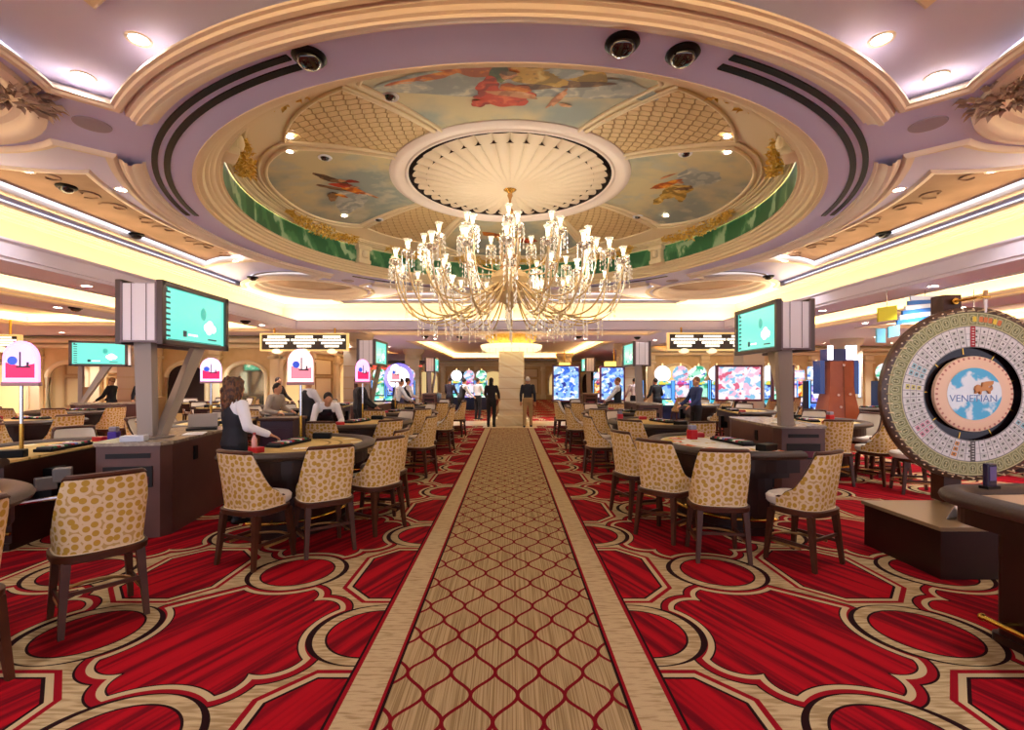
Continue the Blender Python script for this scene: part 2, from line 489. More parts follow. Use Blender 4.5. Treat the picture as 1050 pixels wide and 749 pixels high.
# dome shell
bm = BM(); nr, na = 20, 128
rings = []
for i in range(nr+1):
    r = 4.47-(4.47-1.86)*i/nr
    rings.append([dpt(r, 2*pi*j/na) for j in range(na)])
loft(bm, rings, False, False)
dome = struct('ceiling_dome', bm, creamw, tr, smooth=True)
def sector(rin, rout, a0, a1, m, dz, name, uv=False, rfun=None, ni=14, nj=26):
    bm = BM(); L = bm.loops.layers.uv.new('UVMap'); g = []; uvs = {}
    for j in range(nj+1):
        a = a0+(a1-a0)*j/nj; row = []; ro = rfun(2*j/nj-1) if rfun else rout
        for i in range(ni+1):
            r = rin+(ro-rin)*i/ni; v = bm.verts.new(dpt(r, a, dz)); row.append(v); uvs[v] = ((a-(a0+a1)/2)*3.2*(r/3.2)**.6, r)
        g.append(row)
    for j in range(nj):
        for i in range(ni):
            f = bm.faces.new((g[j][i], g[j][i+1], g[j+1][i+1], g[j+1][i]))
            for l in f.loops: l[L].uv = uvs[l.vert]
    o = struct(name, bm, m, tr, smooth=True)
    outline = [v for v in []]
    return o
def outline(rin, a0, a1, rfun, dz, rad, bm):
    pts = [dpt(rin, a0+(a1-a0)*j/20, dz) for j in range(21)]
    pts = []
    for i in range(15): pts.append(dpt(rin+(rfun(-1)-rin)*i/14, a0, dz))
    for j in range(1, 33): pts.append(dpt(rfun(-1+2*j/32), a0+(a1-a0)*j/32, dz))
    for i in range(1, 15): pts.append(dpt(rfun(1)+(rin-rfun(1))*i/14, a1, dz))
    tube(bm, pts, rad, 8)
sky_r = lambda t: 4.10-.42*abs(t)**3.2
dia_r = lambda t: 3.78-.05*t*t
mb = BM(); mb2 = BM()
for k in range(4):
    a = k*pi/2
    sector(1.98, 4.1, a-R(28), a+R(28), skyp, -.015, 'ceiling_painted_panel', rfun=sky_r)
    for d, rr in ((28, .030), (30.5, .018)):
        outline(1.98, a-R(d), a+R(d), (lambda t, q=(d-28)*.035: sky_r(t)+q), -.02, rr, mb)
    a += pi/4
    sector(1.98, 3.78, a-R(13.4), a+R(13.4), diaper, -.012, 'ceiling_scale_panel', rfun=dia_r)
    outline(1.98, a-R(13.6), a+R(13.6), dia_r, -.02, .022, mb2)
struct('trim_sky_panel', mb, creamw, tr, smooth=True); struct('trim_scale_panel', mb2, creamw, tr, smooth=True)
bm = BM()
for rr, tr_ in ((4.24, .026), (4.31, .018), (4.37, .014)):
    pts = [dpt(rr, 2*pi*j/96, -.01) for j in range(97)]; tube(bm, pts, tr_, 8)
struct('trim_dome_base', bm, creamw, tr, smooth=True)
bm = BM(); sweep2d(bm, circ(CX, CY, 4.44, 96), [(0, zt+.0), (.0, zt+.03)])
sweep2d(bm, circ(CX, CY, 4.44, 96), [(.0, zt+.045), (.10, zt+.045)])
struct('cove_light_strip', bm, mat('cove_strip_dome', '#ffe0a0', .6, emit='#ffd27a', es=7), tr)
# central medallion: ring and scalloped plaster flower
ZM = 5.25
bm = BM()
sweep2d(bm, circ(CX, CY, 2.04, 96), [(-.10, ZM+.03), (-.09, ZM-.03), (-.02, ZM-.06), (.05, ZM-.05), (.08, ZM-.02), (.17, ZM-.01), (.19, ZM-.03), (.22, ZM-.03), (.235, ZM)])
med = struct('trim_medallion_ring', bm, cream, tr)
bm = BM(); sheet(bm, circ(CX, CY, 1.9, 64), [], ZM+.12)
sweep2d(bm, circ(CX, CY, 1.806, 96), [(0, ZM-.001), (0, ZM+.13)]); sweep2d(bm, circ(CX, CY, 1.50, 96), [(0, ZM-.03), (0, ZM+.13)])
struct('ceiling_medallion_recess', bm, mat('painted_recess_shade', '#2c190e', .9), tr)  # dark colour paints in the shade behind the flower's rim
bm = BM(); NP = 38; rings = []
for s in range(13):
    t = s/12; ring_ = []
    for j in range(NP*8):
        a = 2*pi*j/(NP*8); lob = abs(cos(NP*a/2))**.5
        r = .05+(1.69-.05)*t+.095*(lob-.5)*max(0, (t-.6)/.4)**1.5
        groove = (lob-1)*(.020+.045*t*t)*min(1, t*1.4)
        z = ZM-.02-.13*(1-t*t)-.0 - .03*math.exp(-((t-.55)/.05)**2)
        if t > .56: z += .012
        ring_.append((CX+r*cos(a), CY+r*sin(a), z - groove))
    rings.append(ring_)
loft(bm, rings, True, False)
struct('ceiling_scalloped_flower', bm, mat('plaster_flower', '#d9c6a6', .6), tr, smooth=True)
# painted drapery figures on the sky panels (generic flying drapery, flat paint on the dome)
def foldmat(n, c, d, h):
    m, b = newmat('paint_'+n, .7); x, y, z = xyz('pos')
    w = noise(x, y, z, 2.6, 3); f = esin((x*3+y*5)*2.2+w*22)*.5+.5
    k = cmix(sstep(f, .15, .6), lin(d), lin(c)); k = cmix(sstep(f*noise(x+3, y, z, 5, 3), .42, .62), k, lin(h))
    E.nt.links.new(k, b.inputs['Base Color']); return m
fig = {n: foldmat(n, c, d, h) for n, c, d, h in (('orange', '#d07410', '#a04c08', '#ecaa38'), ('red', '#c23c14', '#8c2408', '#de6a3c'), ('yellow', '#c8a040', '#8f742a', '#e2c878'), ('brown', '#7c5a34', '#543a22', '#98754a'), ('skin', '#cf9464', '#a86c42', '#e6b88c'), ('green', '#5c6a3c', '#3e4a28', '#84905a'), ('cloud', '#a9aca0', '#8f968e', '#d0cdb4'))}
def blobpoly(cx, cy, rx, ry, rot, seed, jag=.28, n=48):
    rnd = random.Random(seed); ph = [rnd.uniform(0, 6.28) for _ in range(5)]; out = []
    for i in range(n):
        a = 2*pi*i/n
        k = 1+jag*(sin(2*a+ph[0])*.5+sin(3*a+ph[1])*.4+sin(5*a+ph[2])*.3+sin(9*a+ph[3])*.16)
        px, py = rx*k*cos(a), ry*k*sin(a)
        out.append((cx+px*cos(rot)-py*sin(rot), cy+px*sin(rot)+py*cos(rot)))
    return out
def paint_fig(parts, dz=-.022):
    names = list(fig); bm = BM()
    if parts[0][2] < -2: parts = [(m, cx*1.18, -2.35+(cy+2.35)*1.25, rx*1.22, ry*1.22, rot, sd) for m, cx, cy, rx, ry, rot, sd in parts]
    for q, (m, cx, cy, rx, ry, rot, sd) in enumerate(parts):
        p = blobpoly(cx, cy, rx, ry, rot, sd)
        c = bm.verts.new((CX+cx, CY+cy, domez(hypot(cx, cy))+dz-.0006*q))
        mid = [bm.verts.new((CX+(x+cx)/2, CY+(y+cy)/2, domez(hypot((x+cx)/2, (y+cy)/2))+dz-.0006*q)) for x, y in p]
        vs = [bm.verts.new((CX+x, CY+y, domez(hypot(x, y))+dz-.0006*q)) for x, y in p]
        mi = names.index(m)
        for i in range(len(vs)):
            bm.faces.new((c, mid[i], mid[(i+1) % len(vs)])).material_index = mi
            bm.faces.new((mid[i], vs[i], vs[(i+1) % len(vs)], mid[(i+1) % len(vs)])).material_index = mi
    struct('ceiling_painted_figure', bm, [fig[n] for n in names], tr)
# near panel (towards the camera)
paint_fig([('cloud', -.1, -3.0, .95, .40, .1, 40), ('cloud', .9, -2.9, .5, .25, .2, 41), ('yellow', .42, -3.24, .48, .24, .1, 1), ('orange', -.36, -3.30, .40, .20, .15, 2), ('orange', -.82, -3.10, .34, .065, -.30, 3), ('skin', -1.05, -3.02, .13, .03, -.35, 43),
           ('brown', .50, -2.94, .42, .085, -.15, 4), ('green', -.10, -3.18, .08, .24, .1, 8), ('yellow', .28, -3.05, .30, .12, .4, 48), ('red', -.04, -2.66, .30, .17, .15, 5), ('red', -.22, -2.88, .12, .20, .3, 15), ('orange', .05, -2.86, .14, .10, .3, 45),
           ('skin', .03, -2.74, .30, .055, .20, 6), ('skin', .50, -2.66, .04, .24, .35, 7), ('skin', .60, -2.52, .08, .03, .3, 46), ('red', -.32, -2.56, .10, .08, 0, 9), ('skin', -.02, -3.12, .07, .08, 0, 47), ('brown', -.02, -3.17, .07, .05, 0, 49)])
paint_fig([('cloud', -3.1, .6, .3, .5, .2, 50), ('brown', -3.10, -.42, .34, .085, 1.1, 11), ('brown', -3.18, -.05, .30, .06, .8, 51), ('orange', -2.90, .12, .30, .10, 1.15, 12), ('red', -3.02, -.12, .17, .10, .6, 13), ('red', -2.80, -.22, .12, .06, .3, 52), ('skin', -2.66, .44, .20, .035, 1.0, 14), ('skin', -2.86, .02, .14, .03, .3, 53), ('skin', -2.95, -.30, .06, .06, 0, 54), ('brown', -3.32, .28, .08, .22, .3, 16), ('orange', -3.16, .30, .12, .05, .9, 55)])
paint_fig([('cloud', 3.2, -.5, .3, .4, .2, 60), ('yellow', 3.05, .15, .18, .40, .5, 21), ('orange', 2.80, -.08, .10, .30, .7, 22), ('yellow', 2.90, .60, .09, .24, .2, 23), ('yellow', 3.22, .35, .10, .20, -.4, 61), ('skin', 2.72, -.42, .04, .16, .5, 24), ('skin', 3.0, -.25, .06, .06, 0, 62), ('brown', 3.15, -.02, .06, .18, .8, 63)])
paint_fig([('yellow', .1, 3.1, .5, .2, .1, 31), ('orange', -.4, 2.9, .3, .12, .4, 32), ('red', .4, 3.2, .25, .12, .4, 33)])
# gilded foliage on the cornice
def leaf(bm, p, d, L, w, lift):
    d = d.normalized(); s = d.cross(Vector((0, 0, 1)))
    if s.length < .05: s = Vector((1, 0, 0))
    s.normalize(); n = s.cross(d)
    pts = [p, p+d*L*.35+s*w, p+d*L*.7+s*w*.7+n*lift, p+d*L+n*lift*.2, p+d*L*.7-s*w*.7+n*lift, p+d*L*.35-s*w]
    m = bm.verts.new(p+d*L*.5+n*lift*1.8); vs = [bm.verts.new(q) for q in pts]
    for i in range(6): bm.faces.new((vs[i], vs[(i+1) % 6], m))
k = 0
for a_deg in (160, 204, 127, 20, -24, 53, 78, 102, 236, 304):
    bm = BM(); rnd = random.Random(a_deg); span = R(14 if a_deg in (160, 20) else 8)
    for i in range(520 if a_deg in (160, 20) else 300):
        t = rnd.uniform(-1, 1); a = R(a_deg)+t*span
        thick = .15*(1-abs(t)**2)+.04
        r = 4.25+rnd.uniform(-.6, .6)*thick; z = zt+.02+rnd.uniform(-1, 1)*thick
        d = Vector((rnd.uniform(-1, 1), rnd.uniform(-1, 1), rnd.uniform(-.6, 1)))
        leaf(bm, Vector((CX+r*cos(a), CY+r*sin(a), z)), d, rnd.uniform(.07, .13), .028, .02)
    k += 1
    o = finish('gilded_foliage_relief', bm, gold, smooth=False)
    tag(o, {160: 'long gilded foliage swag on the left of the dome cornice', 204: 'gilded foliage at the left end of the green band', 127: 'gilded foliage just left of the chandelier top, on the dome cornice', 20: 'long gilded foliage swag on the right of the dome cornice', -24: 'gilded foliage at the right end of the green band', 53: 'gilded foliage just right of the chandelier top, on the dome cornice', 78: 'gilded foliage behind the chandelier, right one', 102: 'gilded foliage behind the chandelier, left one', 236: 'gilded foliage on the near left dome cornice', 304: 'gilded foliage on the near right dome cornice'}[a_deg], 'ornament', 'gilded swags round the dome')
    o['kind'] = 'structure'
# black curved slot diffusers in the lavender ring
for r, wd in ((5.08, .055), (5.20, .05)):
    for side in (0, 1):
        for q in (0, 1):
            a0, a1 = (R(193), R(250)) if q == 0 else (R(118), R(150))
            if q == 1: continue
            if side: a0, a1 = pi-a1, pi-a0
            bm = BM(); n = 40; inner = arcpts(CX, CY, r-wd/2-.01, a0, a1, n); out_ = arcpts(CX, CY, r+wd/2, a0, a1, n)
            prism(bm, inner+out_[::-1], ZT-.012, ZT+.002)
            # three vanes
            for w in (-.2, .2):
                pass
            o = finish('slot_diffuser', bm, blackm); o['kind'] = 'structure'
            tag(o, f"{'inner' if r < 5.15 else 'outer'} long curved black air slot on the {'right' if side else 'left'} of the ring", 'air vent', 'curved air slots in the ceiling ring')
for side in (-1, 1):                       # far pair, seen edge-on
    a0, a1 = (R(60), R(100)) if side > 0 else (R(80), R(120))
    a0, a1 = (R(40), R(68)) if side > 0 else (R(112), R(140))
    bm = BM(); inner = arcpts(CX, CY, 5.09, a0, a1, 30); out_ = arcpts(CX, CY, 5.15, a0, a1, 30)
    prism(bm, inner+out_[::-1], ZT-.012, ZT+.002)
    o = tag(finish('slot_diffuser', bm, blackm), f"thin curved black air slot on the far {'right' if side > 0 else 'left'} of the ceiling ring", 'air vent', 'curved air slots in the ceiling ring'); o['kind'] = 'structure'
# acanthus ornaments over the corner roundels
for sx in (-1, 1):
    bm = BM(); rnd = random.Random(3); c = Vector((CX+sx*(RCX-1.22), CY-RCY+.62, ZT-.02))
    for i in range(90):
        a = rnd.uniform(0, 2*pi); rr = rnd.uniform(0, .30)
        leaf(bm, c+Vector((rr*cos(a), rr*sin(a), -rnd.uniform(0, .10)*(1-rr*2))), Vector((cos(a), sin(a), rnd.uniform(-.5, .2))), rnd.uniform(.10, .2), .03, .03)
    for s in (-1, 1):
        pts = [c+Vector((sx*(.1+.9*t)*1 - 0, s*(.25*t) + .12*sin(t*9), .03)) for t in [i/20 for i in range(21)]]
        tube(bm, pts, .018, 6)
    o = finish('plaster_acanthus', bm, mat('plaster_acanthus', '#b09a8a', .6)); o['kind'] = 'structure'
    tag(o, f"plaster acanthus spray on the rim of the {'right' if sx > 0 else 'left'} corner ceiling roundel", 'ornament')
for sx in (-1, 1):                         # scrollwork inside roundels and coffers
    bm = BM(); rnd = random.Random(5)
    for i in range(8):
        cx, cy = CX+sx*RCX+rnd.uniform(-.8, .8), CY-RCY+rnd.uniform(-.8, .8); ph = rnd.uniform(0, 6)
        tube(bm, [(cx+(.05+.05*t)*cos(ph+t), cy+(.05+.05*t)*sin(ph+t), ZT+.19) for t in [j*.5 for j in range(10)]], .02, 5)
    for q in range(9):
        y = CY-2.4+.6*q
        tube(bm, [(CX+sx*(6.65+(.04+.035*t)*cos(t)), y+(.04+.035*t)*sin(t)*(1 if q % 2 else -1), ZC-.01) for t in [j*.5 for j in range(12)]], .014, 5)
    struct('ceiling_scrollwork', bm, mat('scroll_plaster', '#8f7360', .7), tr)
# downlights
dl_pts = []
def downlight(x, y, z, label, r=.075, grp='small round downlights in the ceiling', spot=True, es=22):
    bm = BM(); lathe(bm, [(r+.025, 0), (r+.022, -.012), (r, -.008), (r-.005, .0)], 20, (0, 0, 0), 0, cap=False)
    root = finish('downlight', bm, cream, smooth=True); root.location = (x, y, z)
    tag(root, label, 'downlight', grp)
    b2 = BM(); lathe(b2, [(.001, -.004), (r-.004, -.004)], 20, cap=False)
    finish('lens', b2, mat('lamp_lens', '#ffffff', .4, emit='#fff4e0', es=es), root)
    if spot: dl_pts.append((x, y, z-.05))
    return root
P1 = 'small bright downlight in a lavender ceiling field'
for sx in (-1, 1):
    for sy in (-1, 1):
        for dx, dy, wh in ((3.0, 4.86, 'end field, inner one'), (3.87, 4.38, 'end field, next to the diagonal spoke'), (5.62, 1.78, 'side field, by the ring'), (6.35, 2.42, 'side field, beyond the coffer tip')):
            where = ('far ' if sy > 0 else 'near ')+('right' if sx > 0 else 'left')
            downlight(CX+sx*dx, CY+sy*dy, ZB-.002, f"downlight in the {where} of the tray ceiling, {wh}", r=.07)
# speaker grilles in the spokes
for sx in (-1, 1):
    for sy in (-1, 1):
        bm = BM(); lathe(bm, [(.16, 0), (.155, -.01), (.14, -.012), (.001, -.012)], 28, cap=False)
        o = finish('ceiling_speaker', bm, mat('speaker_grille', '#a79db0', .7), smooth=True); o.location = (CX+sx*4.24, CY+sy*3.86, ZT-.001)
        tag(o, f"round lavender speaker grille in the {'near' if sy < 0 else 'far'} {'right' if sx > 0 else 'left'} spoke of the ceiling", 'speaker')
# security domes
def mk_cam():
    root = thing('security_camera', 'x', 'camera')
    bm = BM(); lathe(bm, [(.13, 0), (.135, -.015), (.12, -.035), (.10, -.04), (.001, -.04)], 28, cap=False)
    finish('mounting_ring', bm, blackm, root, True)
    bm = BM(); lathe(bm, [(.100, -.035), (.095, -.055), (.078, -.08), (.045, -.098), (.001, -.104)], 28, cap=False)
    finish('dome', bm, blackgl, root, True)
    return root
cam = Proto(mk_cam())
GC = 'black dome cameras on the ceiling'
for u, v, h, l in ((-206, 333, 2.6, 'large black dome camera on the ceiling ring, above the end of the left air slots'),
                   (115, 347, 2.6, 'large black dome camera on the ceiling ring, the left one of the close pair'),
                   (177, 336, 2.6, 'large black dome camera on the ceiling ring, the right one of the close pair'),
                   (-455, 199, 2.93, 'black dome camera in the brown coffer above the left cove light'),
                   (-383, 150, 2.93, 'smaller black dome camera further along the left brown coffer'),
                   (-264, 106, 2.6, 'small black dome camera at the far left of the tray'),
                   (383, 151, 2.93, 'black dome camera in the brown coffer above the right cove light'),
                   (265, 107, 2.6, 'small black dome camera at the far right of the tray'),
                   (-145, 304-0, 3.30, None), (-190, 230, 3.40, None), (180, 234, 3.40, None), (-135, 166, 3.45, None), (131, 169, 3.42, None)):
    y = 495*h/v; x = u*h/v
    if l is None: continue
    cam.place((x, y, 1.65+h-.002), 0, l, GC)
for x, y, l in ((-6.2, 8.4, 'left soffit above the left television'), (-9.9, 11, 'low ceiling near the left wall'), (-13, 12, 'low ceiling in the far left corner'), (-7.4, 13.5, 'low ceiling beyond the left television'),
                (-3.2, 18.2, 'far soffit left of the aisle'), (-1.9, 18.4, 'far soffit near the gold column'), (2.6, 18.3, 'far soffit right of the aisle'), (4.9, 18.6, 'far soffit beyond the chandelier to the right'), (10.4, 8.2, 'low ceiling beside the wheel')):
    if x == -6.2: continue
    cam.place((x, y, ZS-.002), 0, 'small black dome camera on the '+l, GC)
# recessed spots and cameras in the painted dome
for u, v, l in ((-123, 293, 'near left of the painted near panel'), (-190, 230, 'left painted panel'), (180, 234, 'right painted panel'), (-135, 166, 'left panel, low beside the gilded swag'), (131, 169, 'right panel beside the flower ring')):
    h = 3.4
    for _ in range(6):
        y = 495*h/v; x = u*h/v; h = domez(hypot(x, y-CY))-1.65
    bm = BM(); lathe(bm, [(.11, 0), (.10, -.02), (.07, -.015), (.06, .0)], 20, cap=False)
    o = finish('recessed_camera', bm, white, smooth=True); o.location = (x, y, 1.65+h-.02); tag(o, 'recessed camera with a white ring, dome '+l, 'camera')
    b2 = BM(); lathe(b2, [(.07, -.005), (.05, -.04), (.001, -.055)], 16, cap=False); finish('dome', b2, blackgl, o, True)
for u, v, l in ((-226, 252, 'upper lamp of the left pair'), (-226, 237, 'lower lamp of the left pair'), (223, 252, 'upper lamp of the right pair'), (223, 236, 'lower lamp of the right pair'), (-170, 170, 'lamp low on the left above the swag'), (160, 170, 'lamp low on the right above the swag')):
    h = 3.4
    for _ in range(6):
        y = 495*h/v; x = u*h/v; h = domez(hypot(x, y-CY))-1.65
    downlight(x, y, 1.65+h-.03, 'small downlight in the painted dome, '+l, r=.05, spot=False)
# ------------------------------------------------------------------ counter-height chair
def mk_chair():
    root = thing('casino_chair', 'x', 'chair')
    zb = .50
    def plan(phi, k=1, grow=0):          # phi 0 = straight back (-Y); superellipse plan
        s, c = sin(phi), -cos(phi); e = .62
        hx = (.262+grow)*k; hy = (.235+grow)*k
        return (hx*math.copysign(abs(s)**e, s), hy*math.copysign(abs(c)**e, c))
    def ztop(phi):
        a = abs(phi)
        t = max(0, min(1, (a-R(44))/R(56))); t = t**.9
        return 1.005-.41*t + .012*cos(phi)
    n = 44; PH = R(112)
    arc = [0]
    for i in range(n):
        p0 = plan(-PH+2*PH*i/n); p1 = plan(-PH+2*PH*(i+1)/n); arc.append(arc[-1]+hypot(p1[0]-p0[0], p1[1]-p0[1]))
    bm = BM(); L = bm.loops.layers.uv.new('UVMap'); uv = {}
    rows = 9; g = []; gi = []
    for i in range(n+1):
        phi = -PH+2*PH*i/n; row = []; rowi = []
        for j in range(rows+1):
            t = j/rows; z = zb+(ztop(phi)-zb)*t; k = .90+.14*((z-zb)/.5)+.0
            x, y = plan(phi, k); v = bm.verts.new((x, y-.03*(z-zb)/.5, z)); uv[v] = (arc[i], z); row.append(v)
        g.append(row)
    for i in range(n):
        for j in range(rows):
            f = bm.faces.new((g[i][j], g[i+1][j], g[i+1][j+1], g[i][j+1])); f.smooth = True
            for l in f.loops: l[L].uv = uv[l.vert]
    finish('backrest', bm, fabric, root, True)
    def pos(phi, z, grow=0):
        k = .90+.14*((z-zb)/.5); x, y = plan(phi, k, grow); return Vector((x, y-.03*(z-zb)/.5, z))
    bm = BM(); g = []
    for i in range(n+1):
        phi = -PH+2*PH*i/n; g.append([bm.verts.new(pos(phi, zb+.08+(ztop(phi)-zb-.08)*j/5, -.045 if 0 < j < 5 else (-.03 if j == 5 else -.04))) for j in range(6)])
    for i in range(n):
        for j in range(5): bm.faces.new((g[i][j], g[i+1][j], g[i+1][j+1], g[i][j+1]))
    finish('inner_back', bm, whitel, root, True)
    # wooden cap rail running over the top and down both front edges
    bm = BM(); rings = []; m = 60
    for i in range(m+1):
        phi = -PH+2*PH*i/m; p = pos(phi, ztop(phi), -.02); w = .030 if abs(phi) < R(46) else .012; hh = .020 if abs(phi) < R(46) else .010
        nrm = Vector((p.x, p.y, 0)).normalized()
        rings.append([p+nrm*w*cos(q)+Vector((0, 0, hh*sin(q)+.004)) for q in [2*pi*s/8 for s in range(8)]])
    loft(bm, rings)
    for s in (-1, 1):
        phi = PH*s; tube(bm, [pos(phi, ztop(phi)+.005, -.02), pos(phi, zb+.02, -.02)], .018, 6)
    finish('cap_rail', bm, dwood, root, True)
    # piping at the foot of the shell + seat frame
    bm = BM()
    pr = [(.245, .215, .455), (.26, .235, .465), (.262, .238, .505), (.25, .228, .512)]
    def se(hx, hy, z, e=.62, n=36): return [(hx*math.copysign(abs(cos(a))**e, cos(a)), hy*math.copysign(abs(sin(a))**e, sin(a))-.01, z) for a in [2*pi*i/n for i in range(n)]]
    loft(bm, [se(*q) for q in pr])
    finish('seat_frame', bm, dwood, root, True)
    bm = BM(); tube(bm, [pos(-PH+2*PH*i/40, zb+.012, .004) for i in range(41)], .006, 5)
    finish('piping', bm, mat('piping', '#e3cfa8', .7), root, True)
    bm = BM()
    loft(bm, [se(.20, .235, .51), se(.215, .25, .53), se(.218, .255, .575), se(.20, .235, .598), se(.12, .14, .606), se(.02, .02, .608)])
    for v in bm.verts: v.co.y += .045
    finish('seat', bm, whitel, root, True)
    for sx in (-1, 1):
        for sy in (-1, 1):
            bm = BM(); x0, y0 = sx*.195, sy*.175; x1, y1 = sx*.225, sy*.205+(-.02 if sy < 0 else .01)
            def sq(x, y, z, w): return [(x-w, y-w, z), (x+w, y-w, z), (x+w, y+w, z), (x-w, y+w, z)]
            loft(bm, [sq(x0, y0, .47, .026), sq(x0+(x1-x0)*.5, y0+(y1-y0)*.45, .24, .021), sq(x1, y1, 0, .016)])
            finish('leg', bm, dwood, root)
    bm = BM()
    for sx in (-1, 1): box(bm, (sx*.213, 0, .20), (.018, .37, .028))
    box(bm, (0, -.19, .26), (.40, .018, .026))
    finish('stretcher', bm, dwood, root)
    bm = BM(); pts = [(-.215, -.10, .17)]+[(-.215*cos(a) if 1 else 0, .08+.20*sin(a), .17) for a in [pi*i/14 for i in range(15)]]+[(.215, -.10, .17)]
    tube(bm, pts, .013, 8)
    finish('footrest', bm, mat('footrest_brass', '#a07a4c', .3, metal=.8), root, True)
    return root
chair = Proto(mk_chair())
# ------------------------------------------------------------------ half-round card table (arc towards -Y)
def darc(a, b, n=28, off=0, flat=0):
    return [((a+off)*math.copysign(abs(cos(t))**.85, cos(t)), flat-(b+off)*abs(sin(t))**.85) for t in [pi*i/n for i in range(n+1)]]
def layout_mat(kind):
    if 'layout_'+kind in MATS: return MATS['layout_'+kind]
    m, b = newmat('layout_'+kind, .9)
    x, y, z = xyz('obj'); d = esq(x*x+y*y*.8); a = E.op('ARCTAN2', y, x)
    if kind == 'plain':
        base = lin('#cfb06c'); c = cmix(sstep(eabs(d-.62), .02, .008), base, lin('#8f7434')) 
        c = cmix(sstep(eabs(d-.50), .02, .008), c, lin('#8f7434'))
        cell = eabs(E.op('FRACT', a*2.2)-.5); c2 = cmix(cell.lt(.16), c, lin('#e8dcb4')); c = cmix(E.op('MULTIPLY', d.gt(.72), d.lt(.86)), c, c2)
    else:
        base = lin('#b8ad98'); cell = E.op('FRACT', a*2.2)
        c = cmix(cell.gt(.5), base, lin('#d8642e')); c = cmix(d.gt(.80), c, lin('#dccf9a')); c = cmix(d.gt(.62), lin('#e6e2da'), c)
        n = noise(x, y, 0, 9, 2); c = cmix(sstep(n, .55, .6), c, lin('#e9e4da')); n2 = noise(x+4, y, 0, 6, 2); c = cmix(sstep(n2, .6, .64), c, lin('#cfae3c'))
    E.nt.links.new(c, b.inputs['Base Color']); return m
def mk_table(kind='plain', a=.92, b=.98):
    root = thing('card_table', 'x', 'table')
    bm = BM(); p = darc(a-.08, b-.08)
    prism(bm, p, .87, .895)
    finish('playing_surface', bm, layout_mat(kind), root)
    # padded arm rest
    bm = BM(); rings = []
    path = darc(a, b)
    for i, (x, y) in enumerate(path):
        nrm = Vector((x/(a*a), y/(b*b), 0)).normalized()
        rings.append([Vector((x, y, .885))+nrm*(.085*cos(q)-.0)+Vector((0, 0, .045*sin(q))) for q in [2*pi*s/12 for s in range(12)]])
    loft(bm, rings)
    finish('arm_rest', bm, leather, root, True)
    bm = BM(); prism(bm, darc(a-.02, b-.02, off=-.0), .70, .86)
    finish('apron', bm, ewood, root)
    bm = BM(); prism(bm, darc(a-.16, b-.16), .62, .70)
    q = [(x*.72, y*.62-.12) for x, y in darc(a, b)]
    prism(bm, q, .06, .62); q2 = [(x*1.04, y*1.04) for x, y in q]; prism(bm, q2, 0, .07)
    finish('pedestal', bm, ewood, root)
    bm = BM(); fr = [(x*1.06, y*1.06+.02, .17) for x, y in q]; tube(bm, fr, .016, 8)
    for i in (3, 14, 25): tube(bm, [fr[i], (q[i][0]*.98, q[i][1]*.98, .20)], .010, 6)
    finish('foot_rail', bm, brass, root, True)
    bm = BM(); box(bm, (0, -.12, .915), (.62, .17, .03), bev=.006)
    finish('chip_tray', bm, blackm, root)
    bm = BM(); cols = [3, 1, 2, 0, 4, 1, 3, 2, 0, 1, 2, 3]
    for i in range(12):
        lathe(bm, [(.001, -.07), (.019, -.07), (.019, .07), (.001, .07)], 10, (-.27+.049*i, -.12, .932), cols[i], axis='Y')
    finish('chips', bm, [mat('chip_white', '#e8e4dc', .5), mat('chip_red', '#b0202a', .5), mat('chip_green', '#2c7a4a', .5), mat('chip_black', '#1c1c20', .5), mat('chip_blue', '#6a7ec8', .5)], root)
    bm = BM(); box(bm, (.62, -.16, .93), (.12, .22, .08), rot=.3, bev=.01)
    finish('card_shoe', bm, blackm, root)
    bm = BM(); box(bm, (-.62, -.16, .925), (.10, .14, .06), rot=-.3, bev=.01)
    finish('discard_tray', bm, red, root)
    bm = BM(); box(bm, (.35, .0, .60), (.22, .16, .30), bev=.01)
    finish('drop_box', bm, blackm, root)
    return root
table = Proto(mk_table()); tableb = Proto(mk_table('bright'))
# ------------------------------------------------------------------ kiosk counter and post television
def mk_kiosk():
    root = thing('pit_counter', 'x', 'counter')       # local: front face at y=0, runs +Y, x to +-.33
    P = [(-.30, 0), (.30, 0), (.36, .12), (.36, 1.55), (.30, 1.75), (-.30, 1.75), (-.36, 1.55), (-.36, .12)]
    bm = BM(); prism(bm, P, 0, .965)
    finish('body', bm, mat('kiosk_body', '#5a3a32', .35, noise='#63423a', nscale=3), root)
    bm = BM(); prism(bm, [(x*1.05, y*1.015-.02) for x, y in P], .965, 1.0)
    finish('worktop', bm, counter, root)
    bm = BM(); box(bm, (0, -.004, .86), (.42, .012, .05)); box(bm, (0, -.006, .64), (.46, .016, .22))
    finish('opening_shade', bm, mat('opening_shade_black', '#0c0708', .6), root)  # black plates paint in the shade of the slot and shelf opening
    bm = BM(); box(bm, (0, -.012, .60), (.40, .02, .09), bev=.008)
    finish('folded_cloth', bm, purple, root)
    bm = BM(); box(bm, (.365, .62, .80), (.02, .09, .16), bev=.004); box(bm, (-.365, .62, .80), (.02, .09, .16), bev=.004)
    finish('socket_plate', bm, blackm, root)
    return root
kiosk = Proto(mk_kiosk())
TXT = {}
